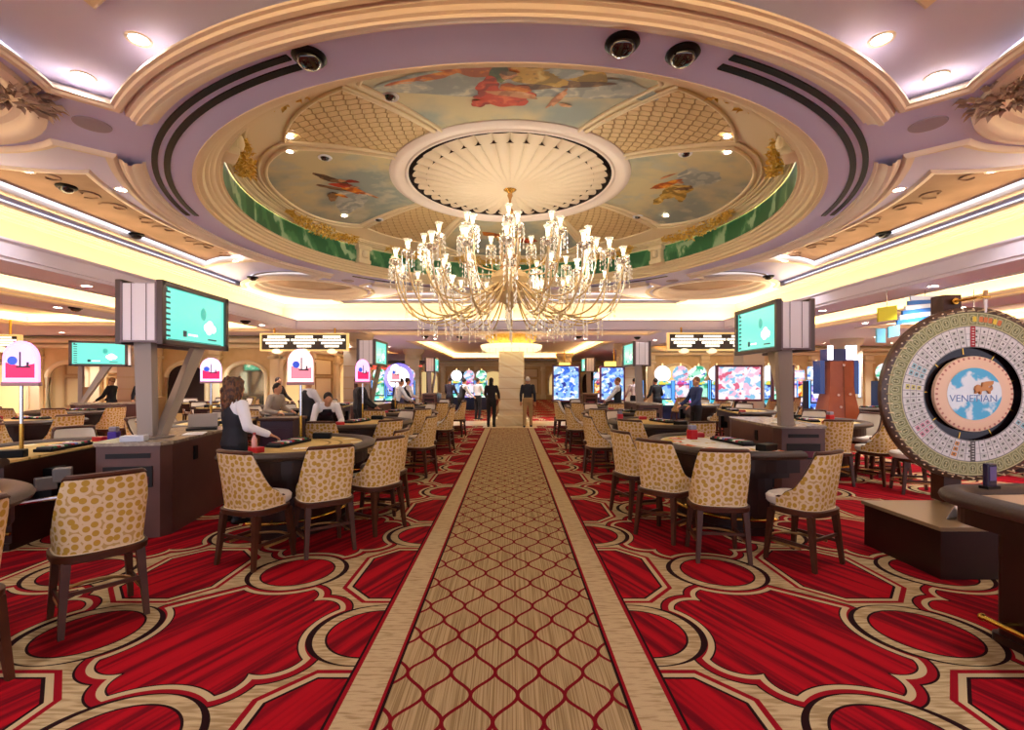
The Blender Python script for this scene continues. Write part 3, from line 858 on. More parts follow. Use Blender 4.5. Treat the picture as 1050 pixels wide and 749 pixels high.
def text(name, s, size, mt, parent, loc, rot, ext=.0015, align='CENTER'):
    cu = bpy.data.curves.new(name, 'FONT'); cu.body = s; cu.size = size; cu.extrude = ext; cu.align_x = align; cu.align_y = 'CENTER'
    cu.materials.append(mt)
    tmp = bpy.data.objects.new(name, cu); COL.objects.link(tmp)
    dg = bpy.context.evaluated_depsgraph_get(); dg.update()
    me = bpy.data.meshes.new_from_object(tmp.evaluated_get(dg)); bpy.data.objects.remove(tmp)
    if not me.materials: me.materials.append(mt)
    o = bpy.data.objects.new(name, me); COL.objects.link(o); o.parent = parent; o.location = loc; o.rotation_euler = rot
    return o
scr = mat('tv_screen', '#103028', .2, emit='#74f0d8', es=1.0)
scrw = mat('tv_white', '#ffffff', .3, emit='#eafff8', es=1.3)
scrd = mat('tv_dark', '#0c3440', .3, emit='#11505c', es=.35)
def mk_tv():
    root = thing('television_post', 'x', 'television')  # local: box faces: near end at y=0, runs +Y 1.3; screens on +-X
    bm = BM(); W, L, z0, z1 = .20, 1.30, 2.07, 2.72
    box(bm, (0, L/2, (z0+z1)/2), (2*W-.02, L-.0, z1-z0-.02), bev=.01)
    finish('housing', bm, pale, root)
    bm = BM()
    for x in (-.08, .08): box(bm, (x, -.003, (z0+z1)/2), (.006, .008, z1-z0-.03))
    for s in (-1, 1): box(bm, (s*(W-.015), -.003, (z0+z1)/2), (.02, .012, z1-z0))
    box(bm, (0, -.003, z0+.0), (2*W, .012, .02))
    finish('panel_joints', bm, mat('panel_joint', '#7c6a72', .5), root)
    for s in (-1, 1):
        bm = BM(); x = s*(W+.02)
        for (y, z, sy, sz) in ((L/2, z1, L, .06), (L/2, z0, L, .06), (.03, (z0+z1)/2, .07, z1-z0+.06), (L-.03, (z0+z1)/2, .07, z1-z0+.06)):
            box(bm, (x, y, z), (.07, sy, sz), bev=.006)
        fr = finish('screen_frame', bm, mat('tv_frame', '#544441', .35, metal=.3), root)
        bm = BM(); box(bm, (s*(W+.012), L/2, (z0+z1)/2), (.02, L-.1, z1-z0-.02))
        sc = finish('screen', bm, scr, root)
        bm = BM(); xg = s*(W+.0235); zc = (z0+z1)/2; fl = 1 if s > 0 else -1   # content reads left to right as seen from outside
        def gy(u): return L/2+fl*(u-.5)*(L-.14)
        def quad(u0, u1, v0, v1, mi):
            H = z1-z0-.06
            vs = [bm.verts.new((xg, gy(a), z0+.03+b*H)) for a, b in ((u0, v0), (u1, v0), (u1, v1), (u0, v1))]
            bm.faces.new(vs).material_index = mi
        for i in range(9): quad(.02, .09, .06+i*.105, .10+i*.105, 1)
        quad(.02, .05, .90, .99, 1)
        quad(.28, .34, .10, .22, 1); quad(.36, .52, .13, .17, 2); quad(.70, .86, .09, .12, 1); quad(.05, .95, .01, .025, 1)
        for u, v, r in ((.68, .35, .09), (.74, .40, .11), (.80, .34, .09), (.72, .30, .10)):
            c = bm.verts.new((xg-s*.0005, gy(u), z0+.03+v*.6)); vs = [bm.verts.new((xg-s*.0005, gy(u+r*.6*cos(t)), z0+.03+(v+r*sin(t))*.6)) for t in [2*pi*k/14 for k in range(14)]]
            for k in range(14): bm.faces.new((c, vs[k], vs[(k+1) % 14])).material_index = 2
        vs = [bm.verts.new((xg-s*.0002, gy(.62+.05*cos(t)), z0+.03+(.62+.13*sin(t))*.6)) for t in [2*pi*k/10 for k in range(10)]]
        bm.faces.new(vs).material_index = 3
        finish('screen_picture', bm, [scr, scrd, scrw, mat('tv_mid', '#208070', .3, emit='#3fb8a8', es=.9)], sc)
    # two splayed blades of the post
    for s, m in ((0, taupe), (1, mat('taupe_shade', '#a09284', .35, metal=.3))):
        bm = BM()
        if s == 0:
            loft(bm, [[(-.12, .14, 1.0), (.05, .14, 1.0), (.05, .24, 1.0), (-.12, .24, 1.0)], [(-.16, .14, 2.07), (.03, .14, 2.07), (.03, .24, 2.07), (-.16, .24, 2.07)]])
        else:
            loft(bm, [[(.0, .20, 1.0), (.10, .18, 1.0), (.12, .28, 1.0), (.0, .32, 1.0)], [(.09, .74, 2.07), (.16, .72, 2.07), (.18, .92, 2.07), (.09, .94, 2.07)]])
        finish('post_blade', bm, m, root)
    bm = BM(); loft(bm, [[(-.02, .17, 1.0), (.01, .17, 1.0), (.01, .28, 1.0), (-.02, .28, 1.0)], [(-.02, .17, 1.45), (.03, .17, 1.45), (.03, .40, 1.45), (-.02, .40, 1.45)]])
    finish('post_core', bm, mat('post_core', '#a87a44', .4), root)
    bm = BM(); lathe(bm, [(.001, .0), (.22, 0), (.22, .012), (.001, .014)], 24, (0, .2, .999))
    finish('base_plate', bm, taupe, root, True)
    return root
tv = Proto(mk_tv())
# ------------------------------------------------------------------ lit limit sign on a pole
def mk_sign(tint):
    root = thing('limit_sign', 'x', 'sign')
    w, h = .165, .20
    def arch(k=1, n=16): return [(-w*k, -h*k), (w*k, -h*k)]+[(w*k*cos(t), .04+(h*.92)*k*sin(t)) for t in [pi*i/n for i in range(n+1)]]
    def plate(pts, y0, y1, m, name, z=0, par=None):
        bm = BM(); a = [bm.verts.new((x, y0, zz+z)) for x, zz in pts]; b = [bm.verts.new((x, y1, zz+z)) for x, zz in pts]; n = len(pts)
        for i in range(n): bm.faces.new((a[i], a[(i+1) % n], b[(i+1) % n], b[i]))
        bm.faces.new(a); bm.faces.new(b[::-1]); return finish(name, bm, m, par or root)
    em = {'pink': ('#ff9ae8', '#d8bce4'), 'magenta': ('#e9b8ff', '#e8d0f4'), 'rose': ('#ffc0c8', '#ffe4e6'), 'white': ('#ffffff', '#fff4f0')}[tint]
    zc = .93
    face = plate(arch(), -.012, .012, mat('sign_edge_'+tint, em[0], .3, emit=em[0], es=1.6), 'lit_edge', zc)
    plate(arch(.84), -.016, .016, mat('sign_face_'+tint, em[1], .3, emit=em[1], es=.95), 'sign_face', zc)
    pic = [(-w*.8, -h*.78), (w*.8, -h*.78), (w*.8, -h*.05), (w*.1, -h*.2), (-w*.8, h*.0)]
    plate(pic, -.019, .019, mat('sign_water_'+tint, '#e01850', .4, emit='#ff2468' if tint in ('pink', 'magenta') else '#f0a0b0', es=.8), 'picture_water', zc)
    bm = BM(); lathe(bm, [(.001, -.021), (.045, -.021), (.045, .021), (.001, .021)], 14, (-.07, 0, zc+.02), axis='Y')
    finish('picture_flower', bm, mat('sign_blue', '#3458c8', .4, emit='#3a60e0', es=.6), root)
    bm = BM(); box(bm, (0, 0, zc+.03), (.012, .043, .16)); box(bm, (.03, 0, zc-.045), (.13, .043, .018)); box(bm, (.07, 0, zc-.02), (.018, .043, .05))
    finish('picture_boat', bm, mat('sign_dark', '#40183c', .4), root)
    bm = BM(); box(bm, (0, 0, zc-h-.02), (2*w+.02, .05, .04), bev=.008)
    finish('sign_base', bm, mat('sign_base', '#b88a94', .4), root)
    bm = BM(); tube(bm, [(0, 0, 0), (0, 0, .30)], .019, 10); lathe(bm, [(.05, 0), (.05, .012), (.02, .02)], 16)
    finish('pole_foot', bm, brass, root, True)
    bm = BM(); tube(bm, [(0, 0, .30), (0, 0, zc-h-.03)], .017, 10)
    finish('pole', bm, chrome, root, True)
    return root
signs = {}
def sign(tint, loc, rz, label):
    if tint not in signs: signs[tint] = Proto(mk_sign(tint))
    return signs[tint].place(loc, rz, label, 'lit arched limit signs on poles')
# ------------------------------------------------------------------ place the two pits by the aisle
ORD = ['first', 'second', 'third', 'fourth', 'fifth', 'sixth']
def local(loc, th, x, y): return (loc[0]+x*cos(th)-y*sin(th), loc[1]+x*sin(th)+y*cos(th))
def ring_chairs(loc, th, ts, desc, grp, a=.92, b=.98, off=.34, skip=()):
    for i, t in enumerate(ts):
        tt = R(t); lx, ly = (a+off)*cos(tt), -(b+off)*sin(tt)
        wx, wy = local(loc, th, lx, ly)
        head = atan2(loc[1]-wy + random.uniform(-.25, .25), loc[0]-wx+random.uniform(-.25, .25))-pi/2
        chair.place((wx, wy, 0), head, desc.replace('#', ORD[i]), grp)
GR = 'casino chairs at the card tables'
# left nearest table (cut by the frame) and its two chairs
T0 = (-4.12, 2.66); th0 = R(83)
table.place((*T0, 0), th0, 'card table at the bottom left edge, its padded rim cut by the frame', 'half-round card tables')
def face(c, tgt): return atan2(tgt[1]-c[1], tgt[0]-c[0])-pi/2
def ch(x, y, hdg, label): chair.place((x, y, 0), R(hdg), label, GR)
ch(-2.88, 3.38, 50, 'largest chair at the left, disc-patterned back turned to us, in front of the brown counter')
ch(-3.03, 2.50, 75, 'disc-patterned chair cut by the left edge of the photo')
# L1
T1 = (-2.70, 5.68); th1 = R(80)
table.place((*T1, 0), th1, 'yellow felt card table where the curly-haired dealer works, left of the aisle', 'half-round card tables')
ch(-2.33, 4.44, -22, 'disc-patterned chair in front of the curly-haired dealer, nearest the brown counter')
ch(-1.83, 4.74, 38, 'disc-patterned chair, second of the four round the curly-haired dealer\'s table')
ch(-1.50, 5.38, 60, 'disc-patterned chair, third of the four round the curly-haired dealer\'s table')
ch(-1.58, 6.10, 80, 'disc-patterned chair, farthest of the four round the curly-haired dealer\'s table, by the aisle')
# R1
T1r = (2.78, 5.82); th1r = R(-78)
tableb.place((*T1r, 0), th1r, 'card table with a bright orange and yellow printed layout, right of the aisle', 'half-round card tables')
ch(1.95, 4.55, -8, 'disc-patterned chair seen square from behind at the table with the bright layout')
ch(2.68, 4.42, 30, 'rightmost disc-patterned chair at the table with the bright layout, white seat to its left')
ch(1.66, 5.14, -50, 'disc-patterned chair turned right at the table with the bright layout, its white seat showing')
ch(1.56, 5.98, -72, 'farthest chair on the aisle side of the table with the bright layout')
rows = [8.7, 11.6, 14.5]
for i, y in enumerate(rows):
    nm = ['second', 'third', 'fourth'][i]
    for s, side in ((-1, 'left'), (1, 'right')):
        loc = (s*2.85, y); th = R(-s*76)
        table.place((*loc, 0), th, f'{nm} card table from the camera on the {side} side of the aisle', 'half-round card tables')
        ring_chairs(loc, th, (14, 52, 90, 128, 166), f'# chair at the {nm} table {side} of the aisle, counted along its curve', GR)
# outer side of both pits
for i, y in enumerate([5.5, 8.6, 11.6, 14.5]):
    if i == 0: y = 5.35
    for s, side in ((-1, 'left'), (1, 'right')):
        if s > 0 and i == 0: continue
        if s < 0: loc = (-4.85+(.05 if i == 0 else 0), y); th = R(-82)
        else: loc = (5.35, y+.3); th = R(82)
        table.place((*loc, 0), th, f'card table on the outer {side} side of the pit, {ORD[i]} from the camera', 'half-round card tables')
        ring_chairs(loc, th, (32, 72, 110, 148), f'# chair at the {ORD[i]} table of the outer {side} row, white inner back showing' , GR)
ch(5.15, 7.75, -8, 'gold-backed chair right of the near right counter, in front of the orange wooden cabinet')
ch(5.95, 7.1, 70, 'chair half hidden by the wheel, turned side on with its white inner back showing')
# kiosks + televisions
kiosk.place((-3.97, 5.02, 0), R(9), 'brown pit counter with a stone top below the large left television', 'pit counters')
kiosk.place((4.15, 6.83, 0), R(-2), 'brown pit counter with a stone top below the large right television', 'pit counters')
kiosk.place((3.85, 13.2, 0), 0, 'distant pit counter right of the aisle', 'pit counters'); kiosk.place((-3.85, 12.6, 0), 0, 'distant pit counter left of the aisle', 'pit counters')
tvs = [((-4.06, 5.28, 0), 1.5, 'large two-sided television on a splayed post over the near left counter'), ((3.86, 6.52, 0), -1.5, 'large two-sided television on a splayed post over the near right counter'),
       ((3.72, 13.6, 0), 0, 'smaller television post behind the near right one'), ((-3.85, 12.9, 0), 0, 'television post with a blue screen left of the gold column'),
       ((3.9, 23.5, 0), 0, 'tiny distant television post right of the gold column'), ((-3.9, 23.5, 0), 0, 'tiny distant television post left of the gold column'),
       ((-12.35, 13.6, 0), -62, 'television post at the far left by the gold wall')]
for i, (l, r, s) in enumerate(tvs):
    l = (l[0], l[1], .004)
    tv.place(l, R(r), s, 'televisions on splayed posts')
tvs[6:]
kiosk.place((-12.1, 13.4, 0), R(-62), 'pit counter under the far left television', 'pit counters')
kiosk.place((3.9, 23.3, 0), 0, 'farthest pit counter right of the gold column', 'pit counters'); kiosk.place((-3.9, 23.3, 0), 0, 'farthest pit counter left of the gold column', 'pit counters')
sign('pink', (-5.04, 4.98, .9), R(8), 'large pink arched limit sign with a red and blue picture at the left edge')
sign('magenta', (-5.45, 8.8, .9), R(35), 'white and magenta arched limit sign behind the large left television post')
sign('rose', (-2.68, 6.18, .897), R(50), 'pale rose arched limit sign between two dealers, left of the aisle')
sign('pink', (-2.84, 9.3, .897), R(58), 'narrow pink arched sign left of the aisle beyond the bending worker')
sign('white', (-2.9, 12.2, .897), R(58), 'narrow white arched sign left of the aisle before the glowing round sign')
# ------------------------------------------------------------------ big prize wheel
def annulus(bm, r0, r1, y, n=96, mi=0, a0=0, a1=2*pi, thick=0):
    ps = []
    for i in range(n+1):
        a = a0+(a1-a0)*i/n
        ps.append((bm.verts.new((r0*cos(a), y, r0*sin(a))), bm.verts.new((r1*cos(a), y, r1*sin(a)))))
    for p, q in zip(ps, ps[1:]):
        f = bm.faces.new((p[0], p[1], q[1], q[0])); f.material_index = mi
def pquad(bm, r, a, w, h, y, mi):
    c = Vector((r*cos(a), y, r*sin(a))); u = Vector((cos(a), 0, sin(a))); t = Vector((-sin(a), 0, cos(a)))
    vs = [bm.verts.new(c+u*i*h/2+t*j*w/2) for i, j in ((-1, -1), (-1, 1), (1, 1), (1, -1))]
    bm.faces.new(vs).material_index = mi
wheel = thing('prize_wheel', 'big round prize wheel with green and white rings and a sky-blue centre', 'wheel', (4.28, 4.55, 1.50), R(-3))
RW = .80
bm = BM(); lathe(bm, [(RW-.03, -.075), (RW+.0, -.075), (RW+.02, -.06), (RW+.02, -.01), (RW, .0), (.50, .0), (.001, .0)], 96, axis='Y', cap=False)
lathe(bm, [(RW-.03, -.075), (RW-.032, -.05)], 96, axis='Y', cap=False)
finish('outer_rim', bm, mat('rim_wood', '#4a3020', .35, noise='#5c4030', nscale=6), wheel, True)
bm = BM(); annulus(bm, .475, .775, -.073)
ringm = finish('ornament_ring', bm, mat('ornament_green', '#8c8a58', .5), wheel)
bm = BM()
for i in range(54):
    a = 2*pi*(i+.5)/54
    # raised oval medallions with a dollar-like curl
    for rr, w, mi in ((.705, .032, 0), (.705, .022, 1)):
        pts = [Vector((rr*cos(a), 0, rr*sin(a)))+Vector((-sin(a), 0, cos(a)))*w*cos(t)+Vector((cos(a), 0, sin(a)))*w*1.35*sin(t) for t in [2*pi*k/12 for k in range(12)]]
        y = -.0745-.001*mi
        vs = [bm.verts.new((p.x, y, p.z)) for p in pts]; bm.faces.new(vs).material_index = mi
    pquad(bm, .705, a, .007, .048, -.0765, 2)
    pquad(bm, .719, a, .020, .006, -.0765, 2); pquad(bm, .692, a, .020, .006, -.0765, 2)
    pquad(bm, .705, a+pi/54, .006, .11, -.0765, 2)
annulus(bm, .757, .765, -.077, mi=2); annulus(bm, .643, .650, -.077, mi=2)
finish('scroll_ornament', bm, [mat('orn_light', '#b5b183', .5), mat('orn_dark', '#6e6c3c', .5), mat('orn_gold', '#cfc690', .4)], ringm)
bm = BM(); annulus(bm, .44, .641, -.0735)
num = finish('number_ring', bm, mat('number_ring', '#e6dfda', .5), wheel)
bm = BM(); rnd = random.Random(4)
tints = {9: 4, 10: 4, 12: 6, 18: 5, 19: 5, 24: 7, 35: 4}
for i in range(54):
    a = 2*pi*(i+.5)/54+pi/2
    pquad(bm, .54, a+pi/54, .004, .195, -.0762, 1)
    for rr in (.488, .540, .592):
        if i not in (0, 27): 
            pquad(bm, rr, a, .038+.09*(rr-.48), .036, -.0750, tints.get(i, 2 if rnd.random() < .7 else 3))
            pquad(bm, rr, a, .017, .017, -.0766, 1); pquad(bm, rr, a+.012, .003, .024, -.0766, 8)
annulus(bm, .633, .641, -.0766, mi=8); annulus(bm, .440, .448, -.0766, mi=8); annulus(bm, .512, .515, -.0766, mi=8); annulus(bm, .565, .568, -.0766, mi=8)
pquad(bm, .54, pi/2, .045, .195, -.078, 9); pquad(bm, .54, -pi/2, .045, .195, -.078, 1)
for k in range(7): pquad(bm, .465+.025*k, pi/2, .022, .007, -.080, 3); pquad(bm, .465+.025*k, -pi/2, .022, .007, -.080, 3)
finish('number_cells', bm, [mat('nc0', '#ffffff'), mat('nc_ink', '#5a5450', .6), mat('nc_cell', '#cdccc0', .6), mat('nc_pale', '#e6e2da', .6), mat('nc_teal', '#9ac6cc', .6), mat('nc_pink', '#dc9aa6', .6), mat('nc_yellow', '#dcd07a', .6), mat('nc_orange', '#d8924a', .6), mat('nc_line', '#8f8a84', .6), mat('nc_red', '#a81c24', .5)], num)
bm = BM()
for i, (a, mi) in enumerate([(pi/2+.0, 0), (pi/2-.08, 1), (pi/2-.14, 1), (pi/2-.20, 1), (pi/2-.26, 0), (pi/2-.32, 1)]):
    pquad(bm, .705, a-.02, .034, .05, -.080, mi)
finish('bright_stickers', bm, [mat('st_y', '#e8c83a', .5), mat('st_o', '#d8783a', .5)], wheel)
bm = BM(); lathe(bm, [(.445, -.076), (.445, -.03), (.36, -.03), (.34, -.062)], 80, axis='Y', cap=False)
for q in range(9): 
    a = q*.7+.3; pquad(bm, .41, a, .008, .07, -.034, 1)
gap = finish('mirrored_channel', bm, [mat('dark_mirror', '#1c1014', .12, metal=.5), brass], wheel, True)
bm = BM(); lathe(bm, [(.355, -.05), (.355, -.085), (.34, -.09), (.255, -.088), (.001, -.088)], 80, axis='Y', cap=False)
hub = finish('centre_disc', bm, mat('peach_disc', '#eec6a4', .45), wheel, True)
bm = BM()
for i in range(44): pquad(bm, .338, 2*pi*i/44, .018, .022, -.0915, 0)
finish('bead_edge', bm, mat('rose_bead', '#c07464', .5), hub)
m, b = newmat('wheel_sky', .5); x, y, z = xyz('obj'); n_ = noise(x, z, 0, 5.5, 3)
d_ = esq(x*x+z*z); v_ = n_ + eabs(z-.01)*1.3-.15
E.nt.links.new(cmix(sstep(v_, .50, .58), lin('#eaf1f4'), lin('#4fb4dc')), b.inputs['Base Color'])
bm = BM(); annulus(bm, .0005, .245, -.0925, 64)
skyd = finish('sky_picture', bm, MATS['wheel_sky'], hub)
text('lettering', 'VENETIAN', .092, mat('script_blue', '#6484b4', .4), hub, (-.01, -.0945, -.045), (R(90), 0, 0), .001)
text('lettering_highlight', 'VENETIAN', .092, mat('script_white', '#f2f4f8', .4), hub, (-.014, -.0932, -.039), (R(90), 0, 0), .0008)
# winged lion emblem in gold
bm = BM()
def silh(pts, y0, y1, mi=0):
    a = [bm.verts.new((x, y0, z+.032)) for x, z in pts]; c = [bm.verts.new((x, y1, z+.032)) for x, z in pts]; n = len(pts)
    for i in range(n): bm.faces.new((a[i], a[(i+1) % n], c[(i+1) % n], c[i])).material_index = mi
    f1 = bm.faces.new(a); f2 = bm.faces.new(c[::-1]); bmesh.ops.triangulate(bm, faces=[f1, f2])
S = .001
LZ = .035
silh([(-.01, .01), (.0, .04), (.02, .055), (.04, .05), (.05, .035), (.09, .04), (.125, .03), (.135, .0), (.13, -.03), (.12, -.03), (.115, -.005), (.10, .0), (.07, -.002), (.055, -.005), (.05, -.035), (.038, -.035), (.04, -.005), (.02, -.01), (.005, -.03), (-.005, -.028), (.005, 0)], -.108, -.094)
silh([(.05, .03), (.06, .075), (.10, .085), (.155, .09), (.14, .07), (.15, .062), (.125, .052), (.13, .042), (.10, .035)], -.114, -.096)
silh([(.13, .02), (.15, .045), (.155, .02), (.145, .0), (.14, .005)], -.106, -.094)
finish('winged_lion_emblem', bm, mat('emblem_gold', '#b5743e', .35, metal=.5), hub)
bm = BM()
for i in range(54):
    a = 2*pi*i/54; r = RW-.018
    pass
tube(bm, [(r, -.07, 0), (r, -.145, 0)], .006, 6)
peg = finish('peg', bm, mat('peg', '#f0dcb4', .3, metal=.3), wheel, True)
for i in range(1, 54): c = peg.copy(); COL.objects.link(c); c.parent = wheel; c.rotation_euler = (0, 2*pi*i/54, 0)
bm = BM()
for i in range(54):
    a = 2*pi*(i+.5)/54
    pass
bmesh.ops.create_uvsphere(bm, u_segments=8, v_segments=6, radius=.008, matrix=Matrix.Translation((RW*cos(pi/54), -.079, RW*sin(pi/54))))
peg = finish('rim_stud', bm, mat('rim_stud', '#f2d8b8', .3), wheel, True)
for i in range(1, 54): c = peg.copy(); COL.objects.link(c); c.parent = wheel; c.rotation_euler = (0, 2*pi*i/54, 0)
# post behind with the flapper at the top
bm = BM(); box(bm, (-.02, .20, -.05), (.17, .16, 2.04), bev=.006); 
finish('post', bm, dwood, wheel)
bm = BM(); tube(bm, [(0, .1, 0), (0, .02, 0)], .06, 16); finish('axle', bm, brass, wheel, True)
bm = BM(); lathe(bm, [(.001, -.02), (.03, -.02), (.034, 0), (.03, .01)], 16, (-.02, .10, .90), axis='Y')
tube(bm, [(-.02, .08, .90), (.02, -.10, .905), (.07, -.12, .905)], .012, 8)
box(bm, (.075, -.12, .905), (.07, .03, .022), bev=.004)
finish('flapper_arm', bm, brass, wheel, True)
bm = BM(); box(bm, (.075, -.12, .925), (.028, .026, .085), bev=.004)
finish('flapper_clamp', bm, mat('clamp_tan', '#b88a5a', .4), wheel)
bm = BM(); loft(bm, [[(.06, -.128, .90), (.09, -.128, .90), (.09, -.112, .90), (.06, -.112, .90)], [(.066, -.124, .76), (.084, -.124, .76), (.084, -.116, .76), (.066, -.116, .76)]])
finish('flapper', bm, mat('clear_flapper', '#e6dcd8', .3), wheel)
# base box
bm = BM(); box(bm, (4.32, 4.42, .20), (1.52, .86, .40)); base = finish('wheel_plinth', bm, ewood)
tag(base, 'low dark wooden plinth under the prize wheel', 'plinth')
bm = BM(); box(bm, (4.32, 4.42, .42), (1.56, .90, .035), bev=.004); finish('top_board', bm, mat('plinth_top', '#8a7352', .3), base)
bm = BM(); box(bm, (4.32, 4.42, .02), (1.45, .80, .04)); finish('kick', bm, blackm, base)
wheel.location = (4.36, 4.62, 1.52)
t = thing('tent_card', 'folded white tent card on the wheel plinth', 'card', (3.93, 4.2, .438), R(25))
bm = BM(); loft(bm, [[(-.12, -.06, 0), (.12, -.06, 0), (.12, -.056, 0), (-.12, -.056, 0)], [(-.12, -.002, .13), (.12, -.002, .13), (.12, .002, .13), (-.12, .002, .13)]])
loft(bm, [[(-.12, .06, 0), (.12, .06, 0), (.12, .056, 0), (-.12, .056, 0)], [(-.12, -.002, .13), (.12, -.002, .13), (.12, .002, .13), (-.12, .002, .13)]])
finish('folded_card', bm, white, t)
t = thing('desk_phone', 'black desk phone lying on the wheel plinth', 'phone', (4.20, 4.15, .438), R(-20))
bm = BM(); box(bm, (0, 0, .025), (.20, .16, .05), taper=1, bev=.01); finish('body', bm, blackm, t)
bm = BM(); tube(bm, [(-.07, -.07, .06), (-.07, 0, .075), (-.07, .07, .06)], .02, 8); finish('handset', bm, blackm, t, True)
t = finish('paper_pad', (lambda bm: (box(bm, (0, 0, .01), (.2, .14, .02)), bm)[1])(BM()), white); t.location = (4.48, 4.12, .438); tag(t, 'white paper pad beside the black phone on the wheel plinth', 'paper')
# ------------------------------------------------------------------ dark table at the bottom right
def rrect(x0, x1, y0, y1, r, n=8):
    out = []
    for cx, cy, a0 in ((x1-r, y1-r, 0), (x0+r, y1-r, pi/2), (x0+r, y0+r, pi), (x1-r, y0+r, 3*pi/2)):
        out += [(cx+r*cos(a0+pi/2*i/n), cy+r*sin(a0+pi/2*i/n)) for i in range(n+1)]
    return out
big = thing('wheel_betting_table', 'dark betting table with a thick brown leather rim in front of the wheel', 'table', (3.66, 2.45, 0), R(3))
path = rrect(-.78, .80, -.80, .82, .22)
bm = BM(); sweep2d(bm, path, [(.0+.075*cos(q)+.0, .90+.05*sin(q)) for q in [2*pi*s/14 for s in range(15)]])
finish('arm_rest', bm, leather, big, True)
bm = BM(); prism(bm, rrect(-.74, .76, -.76, .78, .18), .86, .895)
finish('playing_surface', bm, feltg, big)
bm = BM(); prism(bm, rrect(-.76, .78, -.78, .80, .2), .74, .86); prism(bm, rrect(-.54, .56, -.66, .66, .05), .04, .74); prism(bm, rrect(-.56, .58, -.68, .68, .05), 0, .05)
finish('body', bm, ewood, big)
bm = BM(); tube(bm, [(-.66, -.66, .16), (-.66, .62, .16)], .017, 10); tube(bm, [(-.66, .52, .16), (-.54, .52, .16)], .012, 8); tube(bm, [(-.66, -.42, .16), (-.54, -.42, .16)], .012, 8)
bmesh.ops.create_uvsphere(bm, u_segments=10, v_segments=8, radius=.024, matrix=Matrix.Translation((-.66, .62, .16)))
finish('foot_rail', bm, brass, big, True)
t = thing('card_holder', 'small black upright holder with a dark purple face on the rim of the betting table', 'holder', (3.10, 3.12, .948), R(10))
bm = BM(); box(bm, (0, 0, .01), (.10, .06, .02), bev=.004); finish('foot', bm, blackm, t)
bm = BM(); box(bm, (0, .0, .09), (.075, .035, .15), bev=.008); finish('body', bm, mat('holder_violet', '#231e38', .2), t)
bm = BM(); box(bm, (.0, -.019, .10), (.05, .004, .09)); finish('face', bm, mat('holder_face', '#5a4a78', .25), t)
# ------------------------------------------------------------------ chandelier
glassy = mat('chandelier_glass', '#d0b07c', .15, spec=.8)
clearg = mat('clear_glass', '#fbf2e2', .08, trans=.85)
crystal = mat('crystal', '#f6eee0', .05, spec=1, coat=1, emit='#ffe9c4', es=.12)  # faint emission puts the sparkle into the crystals, which are no lamps
shade = mat('glass_shade', '#fff4e0', .12, emit='#fff0d2', es=.25, trans=.75)
bulbm = mat('bulb', '#ffffff', .3, emit='#fff0d0', es=14)
ch_ = thing('crystal_chandelier', 'huge crystal chandelier with many curved arms and lit tulip shades under the painted dome', 'chandelier', (CX, CY, 0))
bm = BM()
tube(bm, [(0, 0, 5.15), (0, 0, 3.7)], .022, 8)
for z, r in ((5.0, .05), (4.7, .07), (4.4, .05), (4.1, .09), (3.9, .12), (3.7, .20)):
    lathe(bm, [(.02, .09), (r*.7, .05), (r, 0), (r*.6, -.05), (.02, -.09)], 14, (0, 0, z))
finish('stem', bm, mat('stem_amber', '#b9834a', .2), ch_, True)
bm = BM(); lathe(bm, [(.001, 5.17), (.17, 5.17), (.15, 5.12), (.05, 5.06), (.02, 5.0)], 20); finish('ceiling_cap', bm, brass, ch_, True)
bm = BM(); lathe(bm, [(.001, 3.72), (.16, 3.68), (.34, 3.55), (.36, 3.48), (.25, 3.35), (.20, 3.28), (.28, 3.22), (.22, 3.10), (.08, 3.02), (.05, 2.95), (.001, 2.9)], 24)
finish('bowl', bm, glassy, ch_, True)
bm = BM(); lathe(bm, [(.12, 3.45), (.17, 3.42), (.17, 3.30), (.12, 3.27)], 20); finish('hub', bm, mat('hub_bronze', '#8a5a30', .3, metal=.7), ch_, True)
def drop(bm, p, L, r):
    p = Vector(p); vs = [bm.verts.new(p), bm.verts.new(p-Vector((0, 0, L)))]
    q = [bm.verts.new(p+Vector((r*cos(a), r*sin(a), -L*.68))) for a in (0, pi/2, pi, 3*pi/2)]
    for i in range(4): bm.faces.new((vs[0], q[i], q[(i+1) % 4])); bm.faces.new((vs[1], q[(i+1) % 4], q[i]))
def cbez(p, n=22):
    out = []
    for i in range(n+1):
        t = i/n; k = [(1-t)**3, 3*t*(1-t)**2, 3*t*t*(1-t), t**3]
        out.append(tuple(sum(k[j]*p[j][c] for j in range(4)) for c in range(3)))
    return out
